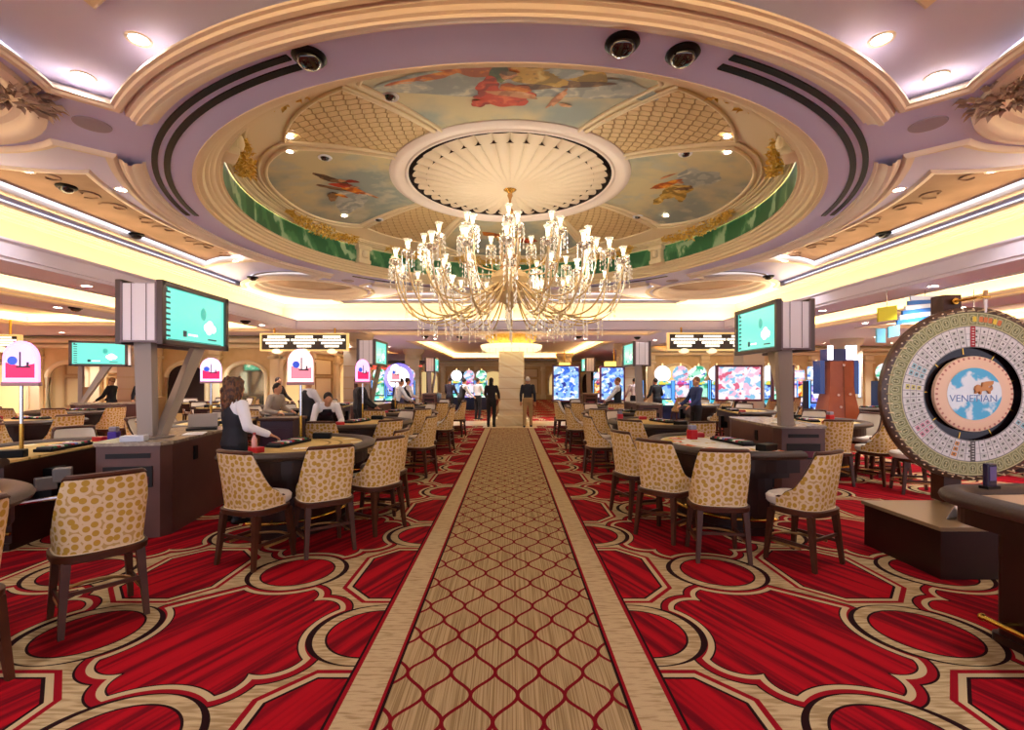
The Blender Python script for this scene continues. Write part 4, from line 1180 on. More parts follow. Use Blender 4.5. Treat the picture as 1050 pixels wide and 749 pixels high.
def mk_arm(kind):
    R1, Z1 = {'low': (2.05, 3.66), 'mid': (1.55, 4.00), 'high': (.92, 4.34), 'inner': (1.30, 3.52)}[kind]
    pts = {'low': cbez([(.25, 0, 3.42), (.95, 0, 3.35-.75), (1.95, 0, 2.30), (R1, 0, Z1-.12)]),
           'mid': cbez([(.20, 0, 3.45), (.85, 0, 2.95), (1.50, 0, 2.85), (R1, 0, Z1-.12)]),
           'high': cbez([(.12, 0, 3.50), (.40, 0, 3.75), (.85, 0, 3.30), (R1, 0, Z1-.12)]),
           'inner': cbez([(.22, 0, 3.35), (.60, 0, 2.60), (1.25, 0, 2.45), (R1, 0, Z1-.12)])}[kind]
    bm = BM(); tube(bm, pts, .015, 7)
    if kind == 'high': tube(bm, cbez([(.05, 0, 3.6), (.28, 0, 3.7), (.10, 0, 4.1), (.24, 0, 4.28)], 12), .012, 5)
    a = finish('arm', bm, glassy, ch_, True)
    bm = BM(); lathe(bm, [(.012, -.13), (.05, -.10), (.10, -.03), (.105, -.02), (.03, -.015), (.012, .01)], 14, (R1, 0, Z1)); finish('drip_dish', bm, clearg, a, True)
    bm = BM(); lathe(bm, [(.014, .0), (.028, .03), (.031, .08), (.044, .13), (.068, .165), (.064, .165), (.040, .13), (.027, .08), (.024, .03), (.001, .005)], 14, (R1, 0, Z1)); finish('lamp_shade', bm, shade, a, True)
    bm = BM(); bmesh.ops.create_uvsphere(bm, u_segments=10, v_segments=8, radius=.026, matrix=Matrix.Translation((R1, 0, Z1+.10)) @ Matrix.Diagonal((1, 1, 1.5, 1))); finish('bulb', bm, bulbm, a, True)
    bm = BM(); n = 7
    for i in range(n):
        t = 2*pi*i/n; x, y = R1+.10*cos(t), .10*sin(t)
        for q in range(3+2*(i % 2)): drop(bm, (x, y, Z1-.04-.075*q), .07, .014)
    for i in range(8, len(pts)-3, 3):
        x, y, z = pts[i]
        for q in range(2+(i % 2 == 0)*2): drop(bm, (x, 0, z-.02-.08*q), .078, .015)
    if kind in ('low', 'inner'):
        x, y, z = min(pts, key=lambda p: p[2])
        for q in range(3): drop(bm, (x, 0, z-.03-.09*q), .085, .016)
    finish('crystal_drops', bm, crystal, a)['kind'] = 'stuff'
    return a
def spin(kind, n, ph):
    a = mk_arm(kind); a.rotation_euler = (0, 0, ph)
    kids = list(a.children)
    for i in range(1, n):
        c = a.copy(); COL.objects.link(c); c.parent = ch_; c.rotation_euler = (0, 0, ph+2*pi*i/n)
        for k in kids: d = k.copy(); COL.objects.link(d); d.parent = c
spin('low', 22, .12); spin('mid', 14, .30); spin('high', 7, .2); spin('inner', 12, 0.0)
# ------------------------------------------------------------------ things on tables and counters
def small(name, label, cat, bm, m, loc, rz=0, group=None, smooth=False):
    o = finish(name, bm, m, smooth=smooth); o.location = loc; o.rotation_euler = (0, 0, rz); return tag(o, label, cat, group)
def shoe(loc, label, rz=0, c=red):
    t = thing('card_shuffler', label, 'card box', loc, rz, 'red and clear card boxes')
    bm = BM(); box(bm, (0, 0, .06), (.10, .10, .12), bev=.01); finish('body', bm, c, t)
    bm = BM(); box(bm, (0, 0, .15), (.085, .085, .06), taper=1, bev=.012); finish('clear_lid', bm, mat('smoky_clear', '#8d8898', .15), t)
    return t
shoe((2.32, 6.15, .898), 'red card box with a clear lid on the table with the bright layout', .3)
shoe((2.05, 9.0, .898), 'small red card box on the second table right of the aisle')
shoe((5.80, 8.75, .9), 'red and black card box on the outer right table beside the counter', .2)
shoe((-4.88, 5.95, .898), 'small violet card box at the far end of the yellow table', .2, mat('violet_plastic', '#4a2aa8', .3))
t = thing('tissue_box', 'white box of stacked slips on the near left counter', 'box', (-4.0, 5.14+.0, 1.001), .3)
bm = BM(); box(bm, (0, 0, .03), (.22, .13, .06), bev=.006); finish('body', bm, mat('slip_white', '#d8dce6', .3), t)
bm = BM()
for k in range(4): box(bm, (0, 0, .012+.013*k), (.225, .135, .002))
finish('sheet_edges', bm, mat('slip_line', '#8c94a8', .4), t)
t = thing('open_laptop', 'thin tilted screen lying open on the near left counter behind the post', 'screen', (-4.05, 6.35, 1.001), .5)
bm = BM(); box(bm, (0, 0, .012), (.34, .24, .024), bev=.004); finish('keyboard_base', bm, blackm, t)
bm = BM(); box(bm, (0, .15, .10), (.34, .012, .20), bev=.003); finish('screen', bm, mat('grey_screen', '#b6a898', .3), t)
t = thing('card_scanner', 'grey tilted scanner hanging off the dealer side of the yellow table', 'scanner', (-4.40, 4.75, .62), .6)
bm = BM(); box(bm, (0, 0, .10), (.14, .12, .14), bev=.015); finish('head', bm, mat('scanner_grey', '#6c6864', .4), t)
bm = BM(); box(bm, (-.12, -.02, .03), (.16, .10, .12), bev=.01, rot=.3); finish('cradle', bm, mat('scanner_grey2', '#5a5450', .4), t)
bm = BM(); tube(bm, [(.02, 0, .03), (0, 0, -.12), (-.30, 0, -.14)], .02, 8); finish('bracket', bm, chrome, t, True)
t = thing('drink_bottle', 'small pink bottle standing behind the chair in front of the dealer', 'bottle', (-2.66, 5.02, .938))
bm = BM(); lathe(bm, [(.001, 0), (.024, 0), (.026, .02), (.026, .10), (.014, .125), (.013, .14), (.001, .14)], 14); finish('body', bm, mat('pink_plastic', '#d89a90', .3), t, True)
bm = BM(); lathe(bm, [(.001, .14), (.015, .14), (.015, .165), (.001, .168)], 12); finish('cap', bm, mat('rose_cap', '#a03a3a', .4), t, True)
for i, (x, y, l) in enumerate(((4.15, 7.3, 'white sheet on the right counter beside the post'), (-3.82, 5.85, 'flat white sheet on the left counter in front of the post'))):
    bm = BM(); box(bm, (0, 0, .003), (.21, .30, .006)); small('paper_sheet', l, 'paper', bm, white, (x, y, 1.001), .4)
for i, (x, y, rz, l) in enumerate(((-2.35, 5.3, .3, 'three playing cards fanned near the dealer\'s hand'), (2.4, 5.45, 1.0, 'playing cards spread on the bright printed layout'))):
    t = thing('playing_cards', l, 'cards', (x, y, .897), rz)
    for k in range(3):
        bm = BM(); box(bm, (k*.07, 0, .001+.0012*k), (.063, .088, .001)); o = finish('card', bm, white, t); 
# ------------------------------------------------------------------ limit boards hanging from the soffit
def board(x, y, rz, label, w=2.75, h=.52, z=2.86, rows=3, cols=3):
    t = thing('hanging_sign_board', label, 'sign', (x, y, z), rz)
    bm = BM(); box(bm, (0, 0, 0), (w, .10, h)); finish('dark_panel', bm, mat('board_brown', '#3a2c20', .4), t)
    bm = BM()
    for s in (-1, 1): box(bm, (0, 0, s*h/2), (w+.06, .14, .05), bev=.01); box(bm, (s*w/2, 0, 0), (.06, .14, h), bev=.01)
    finish('gold_frame', bm, mat('board_frame', '#e8c070', .3, emit='#ffd68a', es=.55), t)
    for c in range(cols):
        cx = (c-(cols-1)/2)*w/cols*.96
        bm = BM()
        rnd = random.Random(c)
        for r, ww in enumerate((.62, .92, .74, .50)):
            n = 9; W = w/cols*ww
            for k in range(n): box(bm, (cx-W/2+W*(k+.5)/n, -.056, h*.32-r*h*.19), (W/n*.82, .01, h*.125))
        finish('lettering', bm, mat('board_letters', '#fff6e0', .4, emit='#fff2d8', es=1.9), t)
        bm = BM(); lathe(bm, [(.001, -.08), (.065, -.08), (.08, -.05), (.08, .05), (.001, .05)], 16, (cx, 0, -h/2-.03), axis='Y')
        for v in bm.verts: v.co.x = cx+(v.co.x-cx)*1.9
        finish('lit_cartouche', bm, mat('board_cart', '#fff0cc', .4, emit='#ffedc4', es=.9), t, True)
    bm = BM()
    for s in (-1, 1): tube(bm, [(s*w*.35, 0, h/2), (s*w*.35, 0, ZS-z-.001)], .03, 8)
    finish('hangers', bm, brass, t, True)
board(-6.55, 15.4, 0, 'long gold-framed lit sign board hanging left of the aisle')
board(6.35, 15.2, 0, 'long gold-framed lit sign board hanging right of the aisle, partly behind the television')
board(-14.3, 13.2, R(8), 'gold-framed lit sign board at the far left edge', w=1.6, h=.36, z=2.70, cols=2)
t = thing('pit_podium', 'dark purple-brown podium in the pit between the first two tables left of the aisle', 'podium', (-3.26, 6.94, 0), R(0))
bm = BM(); box(bm, (0, 0, .55), (.46, .42, 1.06), bev=.01); finish('body', bm, mat('podium_purple', '#3c2434', .35), t)
bm = BM(); box(bm, (0, 0, 1.10), (.50, .46, .04), bev=.008); finish('top', bm, dwood, t)
bm = BM(); box(bm, (0, -.215, .55), (.38, .012, .86), bev=.003); finish('door', bm, mat('podium_door', '#44283a', .35), t)
# ------------------------------------------------------------------ background walls, columns
def facade(name, origin, rz, width, bays, H=ZS, arches=()):
    """wall in local XZ plane facing -Y"""
    M = Matrix.Translation(origin) @ Matrix.Rotation(rz, 4, 'Z')
    bm = BM(); box(bm, (width/2, .1, H/2), (width, .2, H), M=M); w = struct(name, bm, wallm)
    bw = width/bays
    bm = BM()
    for i in range(bays+1):
        x = i*bw
        box(bm, (x, -.09, 1.3), (.36, .16, 2.6), bev=.02, M=M); box(bm, (x, -.11, .2), (.46, .22, .4), bev=.02, M=M); box(bm, (x, -.12, 2.50), (.50, .26, .12), bev=.03, M=M); box(bm, (x, -.12, 2.72), (.42, .22, .26), bev=.04, M=M)
    box(bm, (width/2, -.12, 2.92), (width, .24, .14), bev=.03, M=M); box(bm, (width/2, -.18, 3.12), (width, .36, .18), bev=.05, M=M)
    struct('trim_pilasters', bm, wallp, w)
    for i in range(bays):
        x = (i+.5)*bw; kind = arches[i % len(arches)] if arches else 'panel'
        if kind == 'panel':
            bm = BM()
            for (z0, z1) in ((.5, 1.75), (1.9, 2.6)):
                box(bm, (x, -.02, (z0+z1)/2), (bw*.62, .04, z1-z0), bev=.01, M=M)
            struct('wall_panel', bm, wallp, w)
            bm = BM()
            for (z0, z1) in ((.5, 1.75), (1.9, 2.6)):
                for (cx, cz, sx, sz) in ((x, z0, bw*.66, .05), (x, z1, bw*.66, .05), (x-bw*.33, (z0+z1)/2, .05, z1-z0), (x+bw*.33, (z0+z1)/2, .05, z1-z0)):
                    box(bm, (cx, -.05, cz), (sx, .05, sz), M=M)
            struct('trim_panel', bm, wallmould, w)
        else:
            r = bw*.34; n = 20
            pts = [(x-r, .4), (x+r, .4)]+[(x+r*cos(t), 1.75+r*.75*sin(t)) for t in [pi*k/n for k in range(n+1)]]
            bm = BM(); vs = [bm.verts.new(M @ Vector((px, -.015, pz))) for px, pz in pts]; f = bm.faces.new(vs)
            struct('wall_arch_'+kind, bm, {'mirror': mirror, 'dark': darkm, 'glow': mat('arch_glow', '#f0d898', .6, emit='#ffdf98', es=.5)}[kind], w)
            bm = BM(); arc = [M @ Vector((x-r, -.05, .4))]+[M @ Vector((x+r*cos(t), -.05, 1.75+r*.75*sin(t))) for t in [pi-pi*k/n for k in range(n+1)]]+[M @ Vector((x+r, -.05, .4))]
            tube(bm, arc, .085, 8); struct('trim_arch', bm, wallp, w, smooth=True)
    return w
facade('wall_left_back', (-20, 18.2, 0), 0, 11.2, 5, arches=('glow', 'mirror', 'panel', 'dark', 'mirror'))
facade('wall_left', (-19.9, -4, 0), R(90), 22, 8, arches=('panel', 'mirror'))
facade('wall_left_return', (-8.8, 18.2, 0), R(90), 12, 4, arches=('glow', 'panel'))
facade('wall_back', (-20, 41.5, 0), 0, 40, 14, arches=('glow', 'dark', 'glow', 'panel'))
facade('wall_right_back', (6.8, 23.5, 0), 0, 13.2, 5, arches=('glow', 'dark', 'glow', 'dark', 'glow'))
facade('wall_right', (19.9, 41, 0), R(-90), 45, 16, arches=('glow', 'panel'))
# columns
def column(x, y, label, w=.85, m=marb, crown=False, name='marble_column'):
    t = thing(name, label, 'column', (x, y, 0)); t['kind'] = 'structure'
    bm = BM(); box(bm, (0, 0, 1.5), (w, w, 2.6)); o = finish('shaft', bm, m, t)
    bm = BM()
    for s in (-1, 1):
        for z in (.55, .95, 1.35, 1.75, 2.15): box(bm, (0, 0, z), (w+.01, w+.01, .012))
    finish('joint_lines', bm, wallmould, t)
    bm = BM(); box(bm, (0, 0, .12), (w+.25, w+.25, .24), bev=.02); box(bm, (0, 0, .30), (w+.12, w+.12, .14), bev=.03); finish('base', bm, m, t)
    bm = BM(); kk = 1 if name == 'marble_column' else .72; lathe(bm, [(w*.55, 2.72), (w*.62, 2.78), (w*.60, 2.84), (w*.8*kk, 3.0), (w*.98*kk, 3.10), (w*1.05*kk, 3.22), (w*1.05*kk, ZS-.001), (w*.4, ZS-.001)], 4+28, (0, 0, 0)); finish('capital', bm, gold if name == 'marble_column' else m, t, True)
    if crown:
        bm = BM(); lathe(bm, [(w*.80, 2.70), (w*1.05, 2.72), (w*1.22, 2.82), (w*1.26, 2.95), (w*1.18, 2.97), (w*1.0, 2.86), (w*.8, 2.80)], 32); finish('lit_crown', bm, mat('crown_glow', '#fff0c8', .4, emit='#ffe9b0', es=1.3), t, True)
        bm = BM()
        for i in range(24):
            a = 2*pi*i/24
            for q in range(3): drop(bm, (w*1.2*cos(a), w*1.2*sin(a), 2.80-.07*q), .07, .015)
        finish('crystal_fringe', bm, crystal, t)
    return t
column(0.05, 18.1, 'marble column with a gold capital and lit crystal crown at the end of the aisle', w=.92, crown=True)
for x, y, l in ((-5.5, 17.4, 'pale column just right of the left hanging sign board'), (5.3, 22, 'pale column right of the gold column'), (8.7, 17.6, 'pale column behind the near right television'), (3.4, 30, 'far tan column right of the walking man'),
                (-5.2, 26, 'far column left of the gold column'), (13.6, 19.5, 'pale column behind the orange cabinet'), (-13.0, 16.8, 'pale column at the far left by the gold wall')):
    column(x, y, l, w=.75, m=mat('pale_column', '#cbb79c', .5) if x != 3.4 else marb, name='square_column')
# ------------------------------------------------------------------ slot machines
def glow(n, c, e): return mat('glow_'+n, c, .3, emit=c, es=e)
def picmat(name, cs, sc=2.6, es=1.25):
    m, b = newmat(name, .2); x, y, z = xyz('obj')
    n = noise(x, z, y, sc, 3); n2 = noise(x+3, z+9, y, sc*1.7, 2)
    c = cmix(sstep(n, .42, .50), lin(cs[0]), lin(cs[1])); c = cmix(sstep(n2, .52, .58), c, lin(cs[2])); 
    if len(cs) > 3: n3 = noise(x+13, z-9, y, sc*1.2, 2); c = cmix(sstep(n3, .58, .62), c, lin(cs[3]))
    b.inputs['Base Color'].default_value = (.02, .02, .03, 1); E.nt.links.new(c, b.inputs['Emission Color']); b.inputs['Emission Strength'].default_value = es*.48
    return m
pics = [picmat('pic_blue', ('#2c6ce0', '#8fc0ff', '#e8f4ff', '#1a2c90')), picmat('pic_teal', ('#1aa0b0', '#70e0c8', '#f0fff8', '#e0d040')), picmat('pic_pink', ('#f0b0c8', '#f4e4ec', '#7cb8d8', '#d05070')),
        picmat('pic_violet', ('#5a48d8', '#b8b0ff', '#f4f0ff', '#d84a90')), picmat('pic_green', ('#28a878', '#a8f0d0', '#ffffff', '#3060c0')), picmat('pic_fire', ('#d84a28', '#f0c040', '#fff0c0', '#5a2090'))]
def mk_slot(i):
    t = thing('slot_machine', 'x', 'slot machine'); p = pics[i]; q = pics[(i+1) % 4]
    bm = BM(); box(bm, (0, .05, .35), (.62, .55, .70), bev=.02); box(bm, (0, .12, 1.15), (.62, .40, .95), bev=.02)
    finish('cabinet', bm, mat('slot_cabinet', '#1c2448', .3), t)
    bm = BM(); loft(bm, [[(-.30, -.36, .70), (.30, -.36, .70), (.30, .0, .86), (-.30, .0, .86)], [(-.30, -.38, .76), (.30, -.38, .76), (.30, -.02, .92), (-.30, -.02, .92)]]); finish('button_deck', bm, q, t)
    bm = BM(); box(bm, (0, -.09, 1.20), (.52, .02, .50)); finish('screen', bm, p, t)
    bm = BM(); box(bm, (0, -.09, 1.55), (.52, .03, .14)); finish('pay_glass', bm, q, t)
    if i % 2 == 0:
        bm = BM(); lathe(bm, [(.001, -.05), (.30, -.05), (.31, 0), (.30, .05), (.001, .05)], 28, (0, .08, 1.90), axis='Y'); finish('round_topper', bm, glow('round', '#e8f0ff', 1.2) if i == 0 else p, t, True)
    else:
        bm = BM(); box(bm, (0, .08, 1.88), (.56, .10, .42), bev=.03); finish('topper', bm, q, t)
        bm = BM(); box(bm, (0, .02, 1.88), (.40, .02, .22)); finish('topper_panel', bm, glow('top', '#f4e8ff', 1.1), t)
    bm = BM(); tube(bm, [(0, .08, 2.1), (0, .08, 2.3)], .03, 8); finish('beacon', bm, glow('beacon', '#ffe0a0', 1.2), t, True)
    for s in (-1, 1):
        bm = BM(); box(bm, (s*.315, -.07, 1.2), (.02, .03, .9)); finish('light_strip', bm, glow('strip', '#58a8ff', 1.3), t)
    return t
slots = [Proto(mk_slot(i)) for i in range(6)]
GS = 'lit slot machines in the rows beyond the tables'
def slot(i, x, y, deg, label): slots[i].place((x, y, 0), R(deg), label, GS)
def bank(x, y, n, deg, what, dx=.70):
    for k in range(n):
        a = R(deg)
        slot((k*2+int(x*3+y)) % 6, x+k*dx*cos(a), y+k*dx*sin(a), deg, f'{ORD[k]} slot machine from the left, {what}')
bank(5.9, 18.6, 4, 0, 'below the hanging sign board right of the aisle')
bank(9.2, 18.4, 3, 0, 'behind the near right television post')
bank(12.2, 15.6, 4, 0, 'between the orange cabinet and the wheel')
bank(9.95, 15.6, 2, 0, 'just left of the orange cabinet')
bank(4.9, 26.6, 4, 0, 'far beyond the walking man')
bank(6.9, 21.6, 3, 0, 'by the wall arches on the right')
bank(-6.95, 23.0, 4, 0, 'far left of the gold column')
bank(-3.0, 27.0, 3, 0, 'just left of the gold column')
bank(15.8, 17.2, 4, 0, 'at the far right behind the wheel')
bank(10.6, 21.2, 4, 0, 'in the back row beyond the television post')
# big multi-player screens
def bigscreen(x, y, rz, w, h, zc, p, label):
    t = thing('display_screen', label, 'screen', (x, y, 0), rz)
    bm = BM(); box(bm, (0, .05, zc), (w+.14, .12, h+.14), bev=.01); finish('frame', bm, mat('screen_frame_red', '#5a2030', .4), t)
    bm = BM(); box(bm, (0, -.015, zc), (w, .02, h)); finish('picture', bm, p, t)
    bm = BM(); box(bm, (0, .1, (zc-h/2)/2), (w*.4, .1, zc-h/2)); finish('stand', bm, blackm, t)
bigscreen(7.55, 15.9, 0, 1.38, 1.06, 1.55, pics[2], 'large framed screen with pink pictures left of the near right television post')
bigscreen(9.0, 15.9, 0, .60, 1.06, 1.55, pics[4], 'narrow framed screen with pale pictures right of the near right television post')
bigscreen(4.2, 19.8, 0, .9, 1.3, 1.5, pics[0], 'tall blue screen behind the distant right counter')
bigscreen(2.5, 21.5, 0, 1.1, 1.5, 1.5, pics[0], 'bright blue screens right of the walking man')
bigscreen(-5.1, 22, 0, .7, 1.0, 1.7, pics[0], 'upright blue screen left of the round glowing sign')
# round glowing sign
t = thing('round_light_sign', 'round glowing white and violet sign among the machines left of the gold column', 'sign', (-4.75, 20.6, 0))
bm = BM(); lathe(bm, [(.001, -.05), (.46, -.05), (.48, 0), (.46, .05), (.001, .05)], 32, (0, 0, 1.75), axis='Y'); finish('disc', bm, glow('disc', '#eef2ff', 2.2), t, True)
bm = BM(); lathe(bm, [(.48, -.04), (.62, -.03), (.62, .03), (.48, .04)], 32, (0, 0, 1.75), axis='Y'); finish('halo_ring', bm, glow('halo', '#7a70ff', 1.4), t, True)
bm = BM(); box(bm, (0, .06, .68), (.5, .3, 1.36), bev=.02); finish('stand', bm, mat('slot_cabinet', '#1c2448'), t)
t = thing('bar_canopy', 'dark canopy with red light strips over the far left bar', 'canopy', (-6.6, 26.0, 0))
bm = BM(); box(bm, (0, 0, 2.62), (4.6, .5, .16), bev=.02); finish('dark_top', bm, mat('canopy_dark', '#2a1428', .5), t)
bm = BM(); box(bm, (.3, -.27, 2.40), (3.2, .04, .07)); box(bm, (.3, -.27, 2.26), (2.6, .04, .05)); finish('red_strips', bm, glow('red', '#ff4a3a', 1.5), t)
bm = BM()
for s in (-2.2, 2.2): box(bm, (s, 0, 1.27), (.16, .3, 2.54))
finish('posts', bm, darkm, t)
# little lamp shades and gold lit sign in the distance
for i, (x, y, w, l) in enumerate(((5.4, 26, 1.0, 'yellow lit machine sign right of the gold column'), (3.0, 27.5, .6, 'small golden lit sign behind the walking man'))):
    t = thing('lit_header_sign', l, 'sign', (x, y-.9, 2.45))
    bm = BM(); box(bm, (0, 0, 0), (w, .12, .34), bev=.04); finish('panel', bm, glow('amber', '#ffe070', 1.3), t)
    bm = BM(); box(bm, (0, -.07, -.12), (w*.9, .01, .10)); finish('band', bm, glow('yel', '#ffd000', 1.2), t)
    bm = BM(); tube(bm, [(0, 0, .17), (0, 0, ZS-2.451)], .03, 6); finish('hanger', bm, brass, t)
# orange wooden cabinet with lit topper
t = thing('tapered_cabinet', 'tall orange-brown wooden cabinet flaring at the foot with a lit box on top', 'cabinet', (7.85, 11.6, 0), R(-6))
bm = BM()
def fr(z, w, d): w *= .86; return [(-w, -d, z), (0, -d-.05, z), (w, -d, z), (w, d, z), (-w, d, z)]
loft(bm, [fr(0, .56, .34), fr(.45, .50, .32), fr(.95, .40, .28), fr(1.30, .33, .24), fr(1.50, .31, .22), fr(2.10, .30, .22)])
finish('body', bm, mat('orange_wood', '#9a4a22', .4, noise='#a8552a', nscale=3), t)
bm = BM()
for a, b_ in (((0, -.40, 0), (0, -.385, .45)), ((0, -.385, .45), (0, -.34, .95)), ((0, -.34, .95), (0, -.30, 1.3)), ((0, -.30, 1.3), (0, -.275, 2.1))): tube(bm, [a, b_], .006, 4)
finish('centre_seam', bm, mat('seam', '#4a2010', .5), t)
bm = BM()
for x, z in ((-.12, 1.30), (.14, 1.32), (-.08, 1.02), (0, 2.0)): lathe(bm, [(.001, -.01), (.028, -.01), (.028, .012), (.001, .012)], 12, (x, -.30-(.03 if z < 1.2 else 0), z), axis='Y')
finish('locks', bm, mat('lock_nickel', '#c9a08a', .3, metal=.6), t, True)
bm = BM(); box(bm, (0, 0, 2.25), (.56, .38, .28)); finish('topper_box', bm, mat('topper_blue', '#1a1a5c', .3), t)
for x_, w_ in ((-.24, .10), (.22, .22)): bm = BM(); box(bm, (x_, -.18, 2.30), (w_, .06, .34)); finish('topper_light', bm, glow('toplight', '#f4f4ff', 1.8), t)
for s in (-1, 1):
    bm = BM(); box(bm, (s*.38, .05, 1.72), (.10, .34, .80)); finish('side_screen', bm, mat('dark_blue', '#10183c', .2, emit='#1c3c88', es=.4), t)
bm = BM(); box(bm, (.455, -.1, 1.65), (.03, .05, .8)); finish('edge_light', bm, glow('edge', '#bcd8ff', 1.6), t)
# hanging colourful panel sculpture behind the wheel
t = thing('hanging_panel_art', 'blue, white and yellow curved panels hanging behind the top of the wheel', 'decoration', (7.55, 8.9, 0))
bm = BM(); prism(bm, circ(0, 0, .72, 32, R(20), R(160)), 0, .001)
bm.free(); bm = BM()
def strp(x, z, w, h, sk, mi):
    vs = [(x-w/2, z-h/2), (x+w/2, z-h/2+sk), (x+w/2, z+h/2+sk), (x-w/2, z+h/2)]
    a = [bm.verts.new((p, -.02, q)) for p, q in vs]; b_ = [bm.verts.new((p, .02, q)) for p, q in vs]
    for i in range(4): bm.faces.new((a[i], a[(i+1) % 4], b_[(i+1) % 4], b_[i])).material_index = mi
    bm.faces.new(a).material_index = mi; bm.faces.new(b_[::-1]).material_index = mi
for k in range(6): strp(.10, 2.66+.09*k-.0, 1.05-.10*k, .08, .16-.03*k, k % 2)
strp(-.60, 2.80, .34, .26, .05, 2); strp(-.72, 2.42, .16, .26, .0, 3); strp(-.48, 2.48, .20, .20, .04, 3); strp(1.0, 2.80, .34, .16, -.12, 2)
for v in bm.verts: v.co.z += .05
finish('panels', bm, [mat('art_blue', '#2a6cb8', .4), mat('art_white', '#e8f0f8', .4), mat('art_yellow', '#e0d820', .4), mat('art_sky', '#78c8e8', .4)], t)
bm = BM()
for x, z in ((-.6, 2.98), (.1, 3.1), (1.0, 2.88)): tube(bm, [(x, 0, z-.1), (x, 0, ZS)], .008, 5)
finish('wires', bm, chrome, t)
# stools in front of the machines
for i, (x, y) in enumerate(((6.2, 17.7), (6.9, 17.7), (7.6, 17.7), (8.3, 17.7), (9.5, 17.5), (10.2, 17.5), (12.4, 14.6), (13.1, 14.6), (9.5, 14.4))):
    chair.place((x, y, 0), R(random.uniform(-12, 12)), f'tan-backed chair in front of the slot machines on the right, {(ORD+["seventh","eighth","ninth"])[i]} from the aisle', 'chairs at the slot machines')
# ------------------------------------------------------------------ tables of the hall at the left and right
def pit_table(x, y, deg, where, ts=(30, 70, 110, 150)):
    th = R(deg); table.place((x, y, 0), th, f'card table {where}', 'half-round card tables')
    ring_chairs((x, y), th, ts, f'# chair round the card table {where}', GR)
pit_table(-9.2, 9.4, 0, 'in the left hall behind the nearest television')
pit_table(-10.6, 12.0, 4, 'before the far left television')
pit_table(-13.3, 11.3, 8, 'in the far left corner of the hall')
pit_table(-7.75, 13.2, 180, 'below the left hanging sign board')
pit_table(-9.9, 15.7, 172, 'in the left hall in front of the gold wall')
pit_table(-8.7, 6.2, 95, 'at the left behind the yellow table')
pit_table(9.6, 9.2, -95, 'at the right behind the prize wheel', ts=(40, 90, 140))
pit_table(6.0+3.9, 13.2, -20, 'at the right in front of the pink screen', ts=(50, 90, 130))
# ------------------------------------------------------------------ people
SK = mat('skin', '#c98f6a', .55); SK2 = mat('skin_deep', '#8a5a3c', .55)
def ell(bm, c, r, M):
    bmesh.ops.create_uvsphere(bm, u_segments=16, v_segments=12, radius=1, matrix=M @ Matrix.Translation(c) @ Matrix.Diagonal((*r, 1)))
def cap(bm, p0, r0, p1, r1, M):
    p0 = M @ Vector(p0); p1 = M @ Vector(p1)
    d = p1-p0
    if d.length < 1e-5: return
    q = d.to_track_quat('Z', 'Y').to_matrix().to_4x4()
    n = 10; rs = []
    for i in range(n):
        pass
    prof = []
    for k in range(5): a = -pi/2+pi/2*k/4.0; prof.append((r0*cos(a)+1e-5, r0*sin(a)))
    for k in range(5): a = pi/2*k/4; prof.append((r1*cos(a)+1e-5, d.length+r1*sin(a)))
    rings = [[Matrix.Translation(p0) @ q @ Vector((r*cos(2*pi*j/n), r*sin(2*pi*j/n), z)) for j in range(n)] for r, z in prof]
    loft(bm, rings)
def torso(bm, secs, M):
    rings = []
    for z, rx, ry, yo in secs:
        rings.append([M @ Vector((rx*math.copysign(abs(cos(a))**.8, cos(a)), yo+ry*math.copysign(abs(sin(a))**.9, sin(a)), z)) for a in [2*pi*i/24 for i in range(24)]])
    loft(bm, rings)
def remesh(name, bm, m, parent, vox):
    o = finish(name, bm, m, parent)
    md = o.modifiers.new('r', 'REMESH'); md.mode = 'VOXEL'; md.voxel_size = vox
    s = o.modifiers.new('s', 'SMOOTH'); s.iterations = 3; s.factor = .5
    dg = bpy.context.evaluated_depsgraph_get(); dg.update()
    me = bpy.data.meshes.new_from_object(o.evaluated_get(dg)); o.modifiers.clear(); old = o.data; o.data = me; bpy.data.meshes.remove(old)
    me.name = name
    if not me.materials: me.materials.append(m)
    me.polygons.foreach_set('use_smooth', [True]*len(me.polygons))
    return o
def arm_pts(side, hand, low=False):
    sh = Vector((side*.175, 0, 1.41)); h = Vector(hand); L1, L2 = .29, .26
    d = h-sh; D = min(d.length, L1+L2-.005); h = sh+d.normalized()*D
    a = (L1*L1-L2*L2+D*D)/(2*D); hh = sqrt(max(0, L1*L1-a*a)); u = d.normalized()
    pole = Vector((side*.6, -.5, -1)); pole = (pole-u*pole.dot(u)).normalized()
    return sh, sh+u*a+pole*hh, h
